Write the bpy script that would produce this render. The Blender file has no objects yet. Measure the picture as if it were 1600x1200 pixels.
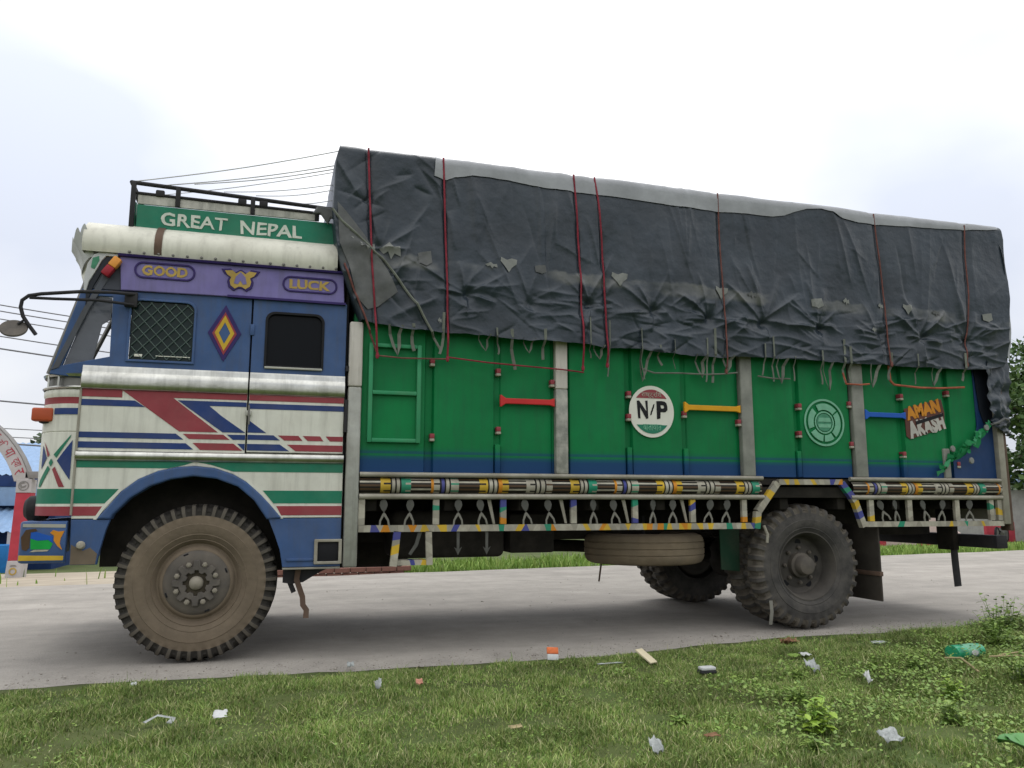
import bpy, bmesh, math, random
import numpy as np
from mathutils import Vector, Matrix
R = math.radians
random.seed(7); rng = np.random.default_rng(7)
scene = bpy.context.scene
COL = scene.collection

# ------------------------------------------------------------------ camera
cd = bpy.data.cameras.new('camera'); cam = bpy.data.objects.new('camera', cd); COL.objects.link(cam)
cam.location = (0.4748, -5.8119, 1.0635)
cam.rotation_euler = (R(90 + 8.5305), 0, -R(16.6849))
cd.sensor_width = 36; cd.lens = 1230 / 1600 * 36; cd.clip_start = 0.05; cd.clip_end = 3000
scene.camera = cam
# ------------------------------------------------------------------ sky
SUN_EL, SUN_AZ = R(68), R(20)          # bright patch of cloud high behind the truck
SKY_SCALE, SKY_OFF = 1.5, (7.7, 2.5, 3.1)
w = bpy.data.worlds.new('World'); scene.world = w; w.use_nodes = True
nt = w.node_tree; nt.nodes.clear()
N = lambda t: nt.nodes.new(t)
out = N('ShaderNodeOutputWorld'); bg = N('ShaderNodeBackground')
sky = N('ShaderNodeTexSky'); sky.sky_type = 'NISHITA'; sky.sun_disc = False
sky.sun_elevation = SUN_EL; sky.sun_rotation = SUN_AZ; sky.air_density = 1.0; sky.dust_density = 2.5
tc = N('ShaderNodeTexCoord'); sep = N('ShaderNodeSeparateXYZ'); nt.links.new(tc.outputs['Generated'], sep.inputs[0])
mp = N('ShaderNodeMapping'); mp.inputs['Scale'].default_value = (1.0, 1.0, 1.6); mp.inputs['Location'].default_value = SKY_OFF; nt.links.new(tc.outputs['Generated'], mp.inputs[0])
no = N('ShaderNodeTexNoise'); no.inputs['Scale'].default_value = SKY_SCALE; no.inputs['Detail'].default_value = 5; no.inputs['Roughness'].default_value = 0.45
nt.links.new(mp.outputs[0], no.inputs['Vector'])
# overcast luminance: brighter towards the zenith
lum = N('ShaderNodeMapRange'); lum.inputs['From Min'].default_value = 0.0; lum.inputs['From Max'].default_value = 1.0
lum.inputs['To Min'].default_value = 0.86; lum.inputs['To Max'].default_value = 1.85; nt.links.new(sep.outputs[2], lum.inputs['Value'])
cl = N('ShaderNodeValToRGB'); cl.color_ramp.elements[0].position = 0.38; cl.color_ramp.elements[0].color = (0.73, 0.775, 0.885, 1)
cl.color_ramp.elements[1].position = 0.60; cl.color_ramp.elements[1].color = (1.15, 1.15, 1.15, 1); nt.links.new(no.outputs['Fac'], cl.inputs[0])
mul = N('ShaderNodeVectorMath'); mul.operation = 'SCALE'; nt.links.new(cl.outputs[0], mul.inputs[0]); nt.links.new(lum.outputs[0], mul.inputs['Scale'])
sk = N('ShaderNodeVectorMath'); sk.operation = 'SCALE'; sk.inputs['Scale'].default_value = 0.10; nt.links.new(sky.outputs[0], sk.inputs[0])
mx = N('ShaderNodeMix'); mx.data_type = 'RGBA'; mx.inputs['Factor'].default_value = 0.9
nt.links.new(sk.outputs[0], mx.inputs['A']); nt.links.new(mul.outputs[0], mx.inputs['B'])
nt.links.new(mx.outputs['Result'], bg.inputs[0]); bg.inputs[1].default_value = 1.0; nt.links.new(bg.outputs[0], out.inputs[0])
# ------------------------------------------------------------------ sun behind cloud
sd = bpy.data.lights.new('sun', 'SUN'); sun = bpy.data.objects.new('sun', sd); COL.objects.link(sun)
sd.energy = 1.0; sd.angle = R(35); sd.color = (1, 0.97, 0.92)
dvec = Vector((math.sin(SUN_AZ) * math.cos(SUN_EL), math.cos(SUN_AZ) * math.cos(SUN_EL), math.sin(SUN_EL)))
sun.rotation_euler = dvec.to_track_quat('Z', 'Y').to_euler(); sun.location = (3, 10, 20)
scene.view_settings.view_transform = 'Standard'; scene.view_settings.look = 'None'
scene.view_settings.exposure = 0.0; scene.view_settings.gamma = 1.0
scene.render.engine = 'CYCLES'

# ================================================================== materials
MATS = {}
def mat(name, col, rough=0.5, metal=0.0, var=0.15, nscale=5.0, streak=0.0, dirt=0.0, dirtcol=(0.22, 0.18, 0.13), dscale=3.0, bump=0.0, bscale=60.0, spec=0.18, alpha=1.0, island=0.0, island_cols=None):
    m = bpy.data.materials.new(name); m.use_nodes = True; t = m.node_tree; b = t.nodes['Principled BSDF']
    n = t.nodes.new; L = t.links.new
    tc = n('ShaderNodeTexCoord')
    no = n('ShaderNodeTexNoise'); no.inputs['Scale'].default_value = nscale; no.inputs['Detail'].default_value = 6; no.inputs['Roughness'].default_value = 0.6
    L(tc.outputs['Object'], no.inputs['Vector'])
    r = n('ShaderNodeMapRange'); r.inputs['From Min'].default_value = 0.3; r.inputs['From Max'].default_value = 0.7
    r.inputs['To Min'].default_value = 1 - var; r.inputs['To Max'].default_value = 1 + var; L(no.outputs['Fac'], r.inputs['Value'])
    sc = n('ShaderNodeVectorMath'); sc.operation = 'SCALE'
    if island_cols:
        g = n('ShaderNodeNewGeometry'); cr = n('ShaderNodeValToRGB'); e = cr.color_ramp.elements
        while len(e) < len(island_cols): e.new(0.5)
        for i, c in enumerate(island_cols): e[i].position = i / (len(island_cols) - 1); e[i].color = (*c, 1)
        L(g.outputs['Random Per Island'], cr.inputs[0]); L(cr.outputs[0], sc.inputs[0])
    else:
        sc.inputs[0].default_value = col
    L(r.outputs[0], sc.inputs['Scale']); last = sc.outputs[0]
    if dirt > 0:
        n2 = n('ShaderNodeTexNoise'); n2.inputs['Scale'].default_value = dscale; n2.inputs['Detail'].default_value = 8; n2.inputs['Roughness'].default_value = 0.7
        L(tc.outputs['Object'], n2.inputs['Vector'])
        r2 = n('ShaderNodeMapRange'); r2.inputs['From Min'].default_value = 0.42; r2.inputs['From Max'].default_value = 0.75; r2.inputs['To Max'].default_value = dirt; r2.inputs['To Min'].default_value = dirt * 0.12
        L(n2.outputs['Fac'], r2.inputs['Value'])
        mx = n('ShaderNodeMix'); mx.data_type = 'RGBA'; L(r2.outputs[0], mx.inputs['Factor']); L(last, mx.inputs['A']); mx.inputs['B'].default_value = (*dirtcol, 1)
        last = mx.outputs['Result']
        rr = n('ShaderNodeMapRange'); rr.inputs['To Min'].default_value = rough; rr.inputs['To Max'].default_value = min(1, rough + 0.35); L(r2.outputs[0], rr.inputs['Value']); L(rr.outputs[0], b.inputs['Roughness'])
    else:
        b.inputs['Roughness'].default_value = rough
    if streak > 0:                                             # rain and grime runs, drawn out vertically
        mp = n('ShaderNodeMapping'); mp.inputs['Scale'].default_value = (11, 11, 0.9); L(tc.outputs['Object'], mp.inputs[0])
        n4 = n('ShaderNodeTexNoise'); n4.inputs['Scale'].default_value = 1.6; n4.inputs['Detail'].default_value = 5; n4.inputs['Roughness'].default_value = 0.65; L(mp.outputs[0], n4.inputs['Vector'])
        r4 = n('ShaderNodeMapRange'); r4.inputs['From Min'].default_value = 0.48; r4.inputs['From Max'].default_value = 0.74; r4.inputs['To Max'].default_value = streak; L(n4.outputs['Fac'], r4.inputs['Value'])
        m4 = n('ShaderNodeMix'); m4.data_type = 'RGBA'; L(r4.outputs[0], m4.inputs['Factor']); L(last, m4.inputs['A']); m4.inputs['B'].default_value = (*[0.35 * q + 0.02 for q in dirtcol], 1); last = m4.outputs['Result']
    L(last, b.inputs['Base Color'])
    b.inputs['Metallic'].default_value = metal; b.inputs['Specular IOR Level'].default_value = spec
    if alpha < 1: b.inputs['Alpha'].default_value = alpha
    if bump > 0:
        n3 = n('ShaderNodeTexNoise'); n3.inputs['Scale'].default_value = bscale; n3.inputs['Detail'].default_value = 4; L(tc.outputs['Object'], n3.inputs['Vector'])
        bp = n('ShaderNodeBump'); bp.inputs['Strength'].default_value = bump; bp.inputs['Distance'].default_value = 0.01; L(n3.outputs['Fac'], bp.inputs['Height']); L(bp.outputs[0], b.inputs['Normal'])
    MATS[name] = m; return m
mat('white_paint', (0.66, 0.66, 0.58), 0.38, var=0.06, streak=0.30, dirt=0.30, dirtcol=(0.30, 0.26, 0.20), dscale=2.2, bump=0.05, bscale=8)
mat('roof_white', (0.64, 0.63, 0.54), 0.45, var=0.08, streak=0.30, dirt=0.30, dirtcol=(0.36, 0.33, 0.26), dscale=3, bump=0.05, bscale=6)
mat('cab_blue', (0.042, 0.090, 0.215), 0.38, var=0.15, streak=0.35, dirt=0.22, dirtcol=(0.16, 0.17, 0.2), bump=0.06, bscale=7)
mat('purple', (0.175, 0.150, 0.36), 0.42, var=0.15, streak=0.35, dirt=0.25, dirtcol=(0.22, 0.2, 0.26))
mat('dark_purple', (0.035, 0.022, 0.11), 0.5)
mat('navy', (0.014, 0.040, 0.155), 0.4, dirt=0.2)
mat('maroon', (0.26, 0.040, 0.052), 0.42, dirt=0.22, dirtcol=(0.3, 0.2, 0.17))
mat('stripe_green', (0.012, 0.17, 0.10), 0.42, dirt=0.18)
mat('stripe_white', (0.66, 0.66, 0.58), 0.42, var=0.05, dirt=0.2, dirtcol=(0.3, 0.27, 0.22))
mat('body_green', (0.002, 0.165, 0.045), 0.5, var=0.22, nscale=1.6, streak=0.22, dirt=0.30, dirtcol=(0.012, 0.085, 0.05), dscale=2.0, bump=0.30, bscale=3.5)
mat('ladder_green', (0.03, 0.25, 0.11), 0.45, var=0.1, dirt=0.2)
mat('body_blue', (0.008, 0.035, 0.115), 0.42, dirt=0.2, dirtcol=(0.1, 0.12, 0.14), bump=0.05, bscale=6)
mat('chrome', (0.56, 0.56, 0.52), 0.26, metal=1.0, var=0.2, nscale=7, streak=0.35, dirt=0.35, dirtcol=(0.20, 0.19, 0.15), dscale=5, bump=0.5, bscale=6)
mat('galvanised', (0.40, 0.40, 0.35), 0.48, metal=0.55, var=0.2, dirt=0.45, dirtcol=(0.25, 0.23, 0.18), dscale=5, bump=0.1, bscale=20)
mat('post_paint', (0.56, 0.54, 0.48), 0.5, metal=0.2, var=0.12, streak=0.5, dirt=0.9, dirtcol=(0.22, 0.23, 0.20), dscale=4)
mat('rail_grey', (0.31, 0.295, 0.245), 0.45, metal=0.2, var=0.25, dirt=0.6, dirtcol=(0.2, 0.17, 0.12), dscale=7)
mat('rust', (0.11, 0.07, 0.05), 0.8, var=0.3, dirt=0.4, dirtcol=(0.16, 0.14, 0.12), dscale=8)
mat('black_iron', (0.022, 0.022, 0.025), 0.6, var=0.3, dirt=0.3, dirtcol=(0.09, 0.08, 0.07), dscale=7)
mat('underbody', (0.020, 0.018, 0.015), 0.9, var=0.4, dirt=0.25, dirtcol=(0.06, 0.05, 0.04), dscale=5)
mat('rubber_mud', (0.165, 0.130, 0.092), 0.95, var=0.18, nscale=7, dirt=0.6, dirtcol=(0.10, 0.082, 0.062), dscale=3, bump=0.4, bscale=30)
mat('rubber_tread', (0.085, 0.075, 0.062), 0.9, var=0.3, dirt=0.5, dirtcol=(0.13, 0.115, 0.09), dscale=9, bump=0.3, bscale=50)
mat('rubber_grey', (0.052, 0.050, 0.048), 0.92, var=0.3, nscale=6, dirt=0.55, dirtcol=(0.125, 0.112, 0.095), dscale=6, bump=0.3, bscale=40)
mat('rubber_spare', (0.185, 0.145, 0.098), 0.92, var=0.2, dirt=0.4, dirtcol=(0.09, 0.085, 0.07), dscale=4, bump=0.2, bscale=40)
mat('post_grey', (0.20, 0.205, 0.18), 0.6, var=0.25, nscale=7, dirt=0.3, dirtcol=(0.34, 0.33, 0.29), dscale=6)
mat('rubber_gap', (0.034, 0.031, 0.027), 0.95)
mat('guard_green', (0.008, 0.042, 0.022), 0.6, dirt=0.7, dirtcol=(0.07, 0.065, 0.05))
mat('header_dark', (0.06, 0.065, 0.08), 0.5)
mat('rim_dark', (0.065, 0.060, 0.054), 0.8, var=0.25, dirt=0.4, dirtcol=(0.12, 0.105, 0.085), dscale=6)
mat('rim_grey', (0.095, 0.086, 0.076), 0.75, var=0.25, dirt=0.6, dirtcol=(0.165, 0.138, 0.105), dscale=6, bump=0.15, bscale=30)
mat('rim_mud', (0.16, 0.125, 0.088), 0.9, var=0.2, dirt=0.4, dirtcol=(0.12, 0.1, 0.08), dscale=6)
mat('hub_grey', (0.095, 0.086, 0.078), 0.65, var=0.2, dirt=0.45, dirtcol=(0.22, 0.19, 0.15), dscale=9)
mat('nut', (0.24, 0.22, 0.18), 0.6, var=0.2, dirt=0.4, dirtcol=(0.2, 0.17, 0.12), dscale=12)
mat('hub_dark', (0.05, 0.042, 0.03), 0.8, dirt=0.4)
mat('tarp', (0.018, 0.028, 0.039), 0.34, var=0.25, nscale=3.0, dirt=0.16, dirtcol=(0.10, 0.105, 0.11), dscale=2.5, bump=0.8, bscale=12, spec=0.42)
mat('tarp_light', (0.30, 0.31, 0.325), 0.55, var=0.15, dirt=0.35, dirtcol=(0.18, 0.18, 0.18), dscale=4, bump=0.2, bscale=18)
mat('tarp_band', (0.12, 0.122, 0.118), 0.6, var=0.25, nscale=8, dirt=0.5, dirtcol=(0.055, 0.06, 0.068), dscale=5, bump=0.2, bscale=20)
mat('patch', (0.25, 0.255, 0.235), 0.7, var=0.25, nscale=14, dirt=0.85, dirtcol=(0.09, 0.095, 0.095), dscale=14)
mat('strap', (0.14, 0.15, 0.125), 0.8, var=0.3, nscale=9)
mat('rope_red', (0.22, 0.028, 0.042), 0.75, var=0.3, nscale=12)
mat('rope_brown', (0.16, 0.065, 0.055), 0.85, var=0.3, nscale=12)
mat('rope_rust', (0.34, 0.10, 0.06), 0.85, var=0.3, nscale=12)
mat('rope_grey', (0.62, 0.62, 0.62), 0.85, var=0.2)
mat('bar_red', (0.50, 0.03, 0.03), 0.4, var=0.1)
mat('bar_yellow', (0.62, 0.30, 0.015), 0.4, var=0.1)
mat('bar_blue', (0.015, 0.09, 0.40), 0.4, var=0.1)
mat('orange', (0.42, 0.085, 0.035), 0.3, var=0.1)
mat('amber', (0.72, 0.30, 0.06), 0.3, var=0.1)
mat('lamp_red', (0.28, 0.02, 0.03), 0.25, var=0.1)
mat('yellow', (0.52, 0.34, 0.03), 0.5, var=0.2, dirt=0.2)
mat('letter_yellow', (0.44, 0.30, 0.06), 0.5, var=0.2, dirt=0.3, dirtcol=(0.2, 0.17, 0.2), dscale=25)
mat('letter_orange', (0.50, 0.20, 0.02), 0.5, var=0.2)
mat('letter_white', (0.60, 0.61, 0.54), 0.5, var=0.12, dirt=0.35, dirtcol=(0.1, 0.3, 0.2), dscale=22)
mat('letter_grey', (0.42, 0.40, 0.36), 0.5, var=0.15)
mat('deco_white', (0.40, 0.38, 0.305), 0.5, var=0.2, dirt=0.65, dirtcol=(0.16, 0.13, 0.1), dscale=12)
mat('deco_black', (0.020, 0.018, 0.014), 0.5)
mat('deco_green', (0.015, 0.22, 0.13), 0.5, dirt=0.2)
mat('deco_blue', (0.05, 0.06, 0.24), 0.5, dirt=0.2)
mat('deco_brown', (0.075, 0.045, 0.025), 0.6)
mat('pale_green', (0.16, 0.38, 0.25), 0.5, var=0.15, nscale=16)
mat('pale_green_dim', (0.06, 0.22, 0.13), 0.5, var=0.2, nscale=16)
mat('ornament', (0.10, 0.10, 0.09), 0.55, metal=0.3, var=0.25)
mat('steel_dark', (0.17, 0.17, 0.16), 0.45, metal=0.6, var=0.2, dirt=0.3)
mat('glass_dark', (0.003, 0.004, 0.006), 0.3, var=0.05, spec=0.12)
mat('glass_green', (0.008, 0.020, 0.019), 0.25, var=0.1, spec=0.2)
mat('glass_grey', (0.075, 0.085, 0.105), 0.2, var=0.15, spec=0.5, alpha=0.88)
mat('glass_clear', (0.5, 0.55, 0.6), 0.03, var=0, alpha=0.10)
mat('interior', (0.02, 0.02, 0.022), 0.9)
mat('black', (0.012, 0.012, 0.014), 0.6)
mat('mesh_wire', (0.085, 0.115, 0.105), 0.6)

# ================================================================== mesh helpers
def link(name, me, m=None, parent=None, loc=None, smooth=False):
    o = bpy.data.objects.new(name, me); COL.objects.link(o)
    if m is not None:
        for q in (m if isinstance(m, (list, tuple)) else [m]): me.materials.append(MATS[q])
    if parent is not None: o.parent = parent
    if loc is not None: o.location = loc
    if smooth: me.polygons.foreach_set('use_smooth', [True] * len(me.polygons))
    return o
def sharp(me, ang=35):
    me.polygons.foreach_set('use_smooth', [True] * len(me.polygons)); me.set_sharp_from_angle(angle=R(ang))
def pyd(name, v, f, m=None, parent=None, loc=None, ang=None):
    me = bpy.data.meshes.new(name); me.from_pydata([tuple(map(float, q)) for q in v], [], f); me.update()
    if ang: sharp(me, ang)
    return link(name, me, m, parent, loc)
def np_mesh(name, V, F, m, parent=None, smooth=True):
    """V (n,3), F (k,3|4) numpy arrays"""
    me = bpy.data.meshes.new(name); k = F.shape[1]
    me.vertices.add(len(V)); me.vertices.foreach_set('co', V.astype(np.float32).ravel())
    me.loops.add(F.size); me.loops.foreach_set('vertex_index', F.astype(np.int32).ravel())
    me.polygons.add(len(F)); me.polygons.foreach_set('loop_start', (np.arange(len(F)) * k).astype(np.int32))
    me.polygons.foreach_set('loop_total', np.full(len(F), k, np.int32)); me.update(calc_edges=True); me.validate()
    return link(name, me, m, parent, smooth=smooth)
def empty(name, label=None, cat=None, group=None, loc=(0, 0, 0), kind=None):
    o = bpy.data.objects.new(name, None); COL.objects.link(o); o.location = loc; o.empty_display_size = 0.1
    return tag(o, label, cat, group, kind)
def tag(o, label=None, cat=None, group=None, kind=None):
    if label: o['label'] = label
    if cat: o['category'] = cat
    if group: o['group'] = group
    if kind: o['kind'] = kind
    return o
def box(name, x0, x1, y0, y1, z0, z1, m, parent=None, bev=0.004, loc=None, rot=None, seg=2):
    bm = bmesh.new(); bmesh.ops.create_cube(bm, size=1)
    for v in bm.verts: v.co = Vector((x0 + (v.co.x + .5) * (x1 - x0), y0 + (v.co.y + .5) * (y1 - y0), z0 + (v.co.z + .5) * (z1 - z0)))
    if bev: bmesh.ops.bevel(bm, geom=bm.edges[:], offset=min(bev, 0.45 * min(x1 - x0, y1 - y0, z1 - z0)), segments=seg, affect='EDGES', profile=0.5)
    me = bpy.data.meshes.new(name); bm.to_mesh(me); bm.free(); sharp(me)
    o = link(name, me, m, parent, loc)
    if rot: o.rotation_euler = rot
    return o
def frame_box(bm, p, q, r):
    pass
def tube(name, pts, r, m, parent=None, seg=8, cyclic=False, rad=None, flat=None):
    """sweep a circle (or an ellipse: flat=(ra, rb)) along pts"""
    P = [Vector(p) for p in pts]; n = len(P); V = []; F = []
    up = Vector((0, 0, 1)); prev = None
    for i in range(n):
        if cyclic: d = P[(i + 1) % n] - P[i - 1]
        else: d = P[min(i + 1, n - 1)] - P[max(i - 1, 0)]
        d.normalize()
        if prev is None:
            a = d.cross(up)
            if a.length < 0.05: a = d.cross(Vector((0, 1, 0)))
        else: a = prev - d * prev.dot(d)
        a.normalize(); prev = a; b = d.cross(a)
        ra = rb = (rad[i] if rad else r)
        if flat: ra, rb = flat
        for k in range(seg):
            t = 2 * math.pi * k / seg; V.append(P[i] + a * (ra * math.cos(t)) + b * (rb * math.sin(t)))
    for i in range(n if cyclic else n - 1):
        j = (i + 1) % n
        for k in range(seg): F.append((i * seg + k, i * seg + (k + 1) % seg, j * seg + (k + 1) % seg, j * seg + k))
    if not cyclic:
        F.append(tuple(range(seg))[::-1]); F.append(tuple((n - 1) * seg + k for k in range(seg)))
    return pyd(name, V, F, m, parent, ang=40)
def lathe(name, prof, m, parent=None, seg=64, axis='Y', loc=(0, 0, 0), closed=False, ang=35, mi=None):
    V = []; F = []; n = len(prof)
    for k in range(seg):
        t = 2 * math.pi * k / seg; c, s = math.cos(t), math.sin(t)
        for (r, h) in prof:
            V.append((r * c, h, r * s) if axis == 'Y' else (r * c, r * s, h))
    M = []
    for k in range(seg):
        j = (k + 1) % seg
        for i in range(n if closed else n - 1):
            i2 = (i + 1) % n
            f = (k * n + i, j * n + i, j * n + i2, k * n + i2); F.append(f if axis == 'Y' else f[::-1]); M.append(mi[i] if mi else 0)
    me = bpy.data.meshes.new(name); me.from_pydata(V, [], F)
    me.polygons.foreach_set('material_index', M); me.update(); sharp(me, ang)
    return link(name, me, m, parent, loc)
def shape(name, outlines, y0, y1, m, parent=None, bev=0.0, axis='Y', ang=30, loc=None):
    """polygon with holes in XZ, between y0 (towards the camera) and y1"""
    cu = bpy.data.curves.new(name, 'CURVE'); cu.dimensions = '2D'; cu.fill_mode = 'BOTH'
    th = abs(y1 - y0); cu.extrude = max(0.0002, th / 2 - bev); cu.bevel_depth = bev; cu.bevel_resolution = 1
    if bev: cu.offset = -bev
    for o in outlines:
        s = cu.splines.new('POLY'); s.points.add(len(o) - 1); s.use_cyclic_u = True
        for p, q in zip(s.points, o): p.co = (q[0], q[1], 0, 1)
    tmp = bpy.data.objects.new('tmp', cu); COL.objects.link(tmp)
    dg = bpy.context.evaluated_depsgraph_get(); me = bpy.data.meshes.new_from_object(tmp.evaluated_get(dg))
    bpy.data.objects.remove(tmp); bpy.data.curves.remove(cu)
    ym = (y0 + y1) / 2
    for v in me.vertices:
        x, z, h = v.co; v.co = (x, ym - h, z) if axis == 'Y' else ((x, z, ym + h) if axis == 'Z' else (ym + h, x, z))
    me.materials.clear(); me.name = name; me.update(); sharp(me, ang)
    return link(name, me, m, parent, loc)
def rrect(x0, x1, z0, z1, r, n=5, corners=(1, 1, 1, 1)):
    P = []
    for (cx, cz, a0, on) in ((x0 + r, z0 + r, 180, corners[0]), (x1 - r, z0 + r, 270, corners[1]), (x1 - r, z1 - r, 0, corners[2]), (x0 + r, z1 - r, 90, corners[3])):
        if on:
            for k in range(n + 1): a = R(a0 + 90 * k / n); P.append((cx + r * math.cos(a), cz + r * math.sin(a)))
        else:
            a = R(a0 + 45); P.append((cx + math.copysign(r, math.cos(a)), cz + math.copysign(r, math.sin(a))))
    return P
def ell(cx, cz, rx, rz, n=48, a0=0, a1=360):
    k = n if a1 - a0 >= 360 else n + 1
    return [(cx + rx * math.cos(R(a0 + (a1 - a0) * i / n)), cz + rz * math.sin(R(a0 + (a1 - a0) * i / n))) for i in range(k)]
def text(name, s, size, x, z, y, m, parent=None, ext=0.001, align='CENTER', fit=None, rot=0, shear=0, off=0.0, kind=None):
    cu = bpy.data.curves.new(name, 'FONT'); cu.body = s; cu.size = size; cu.align_x = align; cu.align_y = 'CENTER'; cu.extrude = ext; cu.shear = shear; cu.offset = off; cu.resolution_u = 3
    tmp = bpy.data.objects.new('tmp', cu); COL.objects.link(tmp)
    dg = bpy.context.evaluated_depsgraph_get(); me = bpy.data.meshes.new_from_object(tmp.evaluated_get(dg))
    bpy.data.objects.remove(tmp); bpy.data.curves.remove(cu)
    xs = [v.co.x for v in me.vertices]; zs = [v.co.y for v in me.vertices]
    if fit and xs:
        cx = (min(xs) + max(xs)) / 2; cz = (min(zs) + max(zs)) / 2; fx = fit[0] / (max(xs) - min(xs)); fz = fit[1] / (max(zs) - min(zs))
    else: cx = cz = 0; fx = fz = 1
    c, sn = math.cos(rot), math.sin(rot); hgt = max(1e-3, max(v.co.y for v in me.vertices) - min(v.co.y for v in me.vertices)) * fz if len(me.vertices) else 0; jx = hgt * 0.10
    for v in me.vertices:
        a, b, h = (v.co.x - cx) * fx, (v.co.y - cz) * fz, v.co.z
        qx, qy = a / hgt * 2.3 + x * 7, b / hgt * 2.3 + z * 5; a, b = a + jx * float(perlin(np.array([qx]), np.array([qy]), 3)[0]), b + jx * float(perlin(np.array([qx]), np.array([qy]), 6)[0])
        v.co = (x + a * c - b * sn, y - h, z + a * sn + b * c)
    me.materials.clear(); me.name = name; me.update()
    o = link(name, me, m, parent)
    o['kind'] = 'stuff'
    return o
# ------------------------------------------------------------------ noise
_perm = rng.permutation(512); _perm = np.concatenate([_perm, _perm])
_grad = rng.normal(size=(512, 2)); _grad /= np.linalg.norm(_grad, axis=1)[:, None]
def perlin(x, y, seed=0):
    x = np.asarray(x, float) + seed * 17.31; y = np.asarray(y, float) + seed * 9.77
    xi = np.floor(x).astype(int); yi = np.floor(y).astype(int); fx = x - xi; fy = y - yi
    u = fx ** 3 * (fx * (fx * 6 - 15) + 10); v = fy ** 3 * (fy * (fy * 6 - 15) + 10)
    def g(ix, iy, dx, dy):
        h = _perm[(ix & 511) + 0]; h = _perm[(h + iy) & 511]; q = _grad[h]; return q[..., 0] * dx + q[..., 1] * dy
    a = g(xi, yi, fx, fy); b = g(xi + 1, yi, fx - 1, fy); c = g(xi, yi + 1, fx, fy - 1); d = g(xi + 1, yi + 1, fx - 1, fy - 1)
    return (a + (b - a) * u) * (1 - v) + (c + (d - c) * u) * v
def fbm(x, y, oct=4, seed=0):
    s = 0; a = 1.0
    for k in range(oct): s = s + a * perlin(x * 2 ** k, y * 2 ** k, seed + k); a *= 0.5
    return s
def ridge(x, y, seed=0): return 1 - 2.2 * np.abs(perlin(x, y, seed))

# ================================================================== setting: ground, road, verge
mat('soil', (0.085, 0.10, 0.035), 0.95, var=0.35, nscale=2.5, dirt=0.7, dirtcol=(0.05, 0.095, 0.022), dscale=1.2, bump=0.6, bscale=25)
mat('grass', None, 0.55, var=0.48, nscale=1.5, spec=0.25, island_cols=[(0.085, 0.155, 0.032), (0.15, 0.24, 0.052), (0.205, 0.295, 0.072), (0.28, 0.325, 0.10), (0.44, 0.41, 0.23)])
mat('grass_far', None, 0.6, var=0.2, nscale=1.0, spec=0.2, island_cols=[(0.14, 0.25, 0.045), (0.22, 0.34, 0.07), (0.29, 0.38, 0.10)])
mat('weed', None, 0.5, var=0.15, nscale=4, spec=0.35, island_cols=[(0.11, 0.19, 0.034), (0.16, 0.26, 0.048), (0.22, 0.31, 0.065)])
mat('weed_yellow', None, 0.5, var=0.15, nscale=4, spec=0.35, island_cols=[(0.20, 0.33, 0.035), (0.26, 0.38, 0.045), (0.15, 0.28, 0.04)])
mat('big_leaf', (0.07, 0.22, 0.05), 0.45, var=0.2, nscale=8, spec=0.4)
mat('straw', (0.33, 0.27, 0.15), 0.8, var=0.3, nscale=8)
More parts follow.
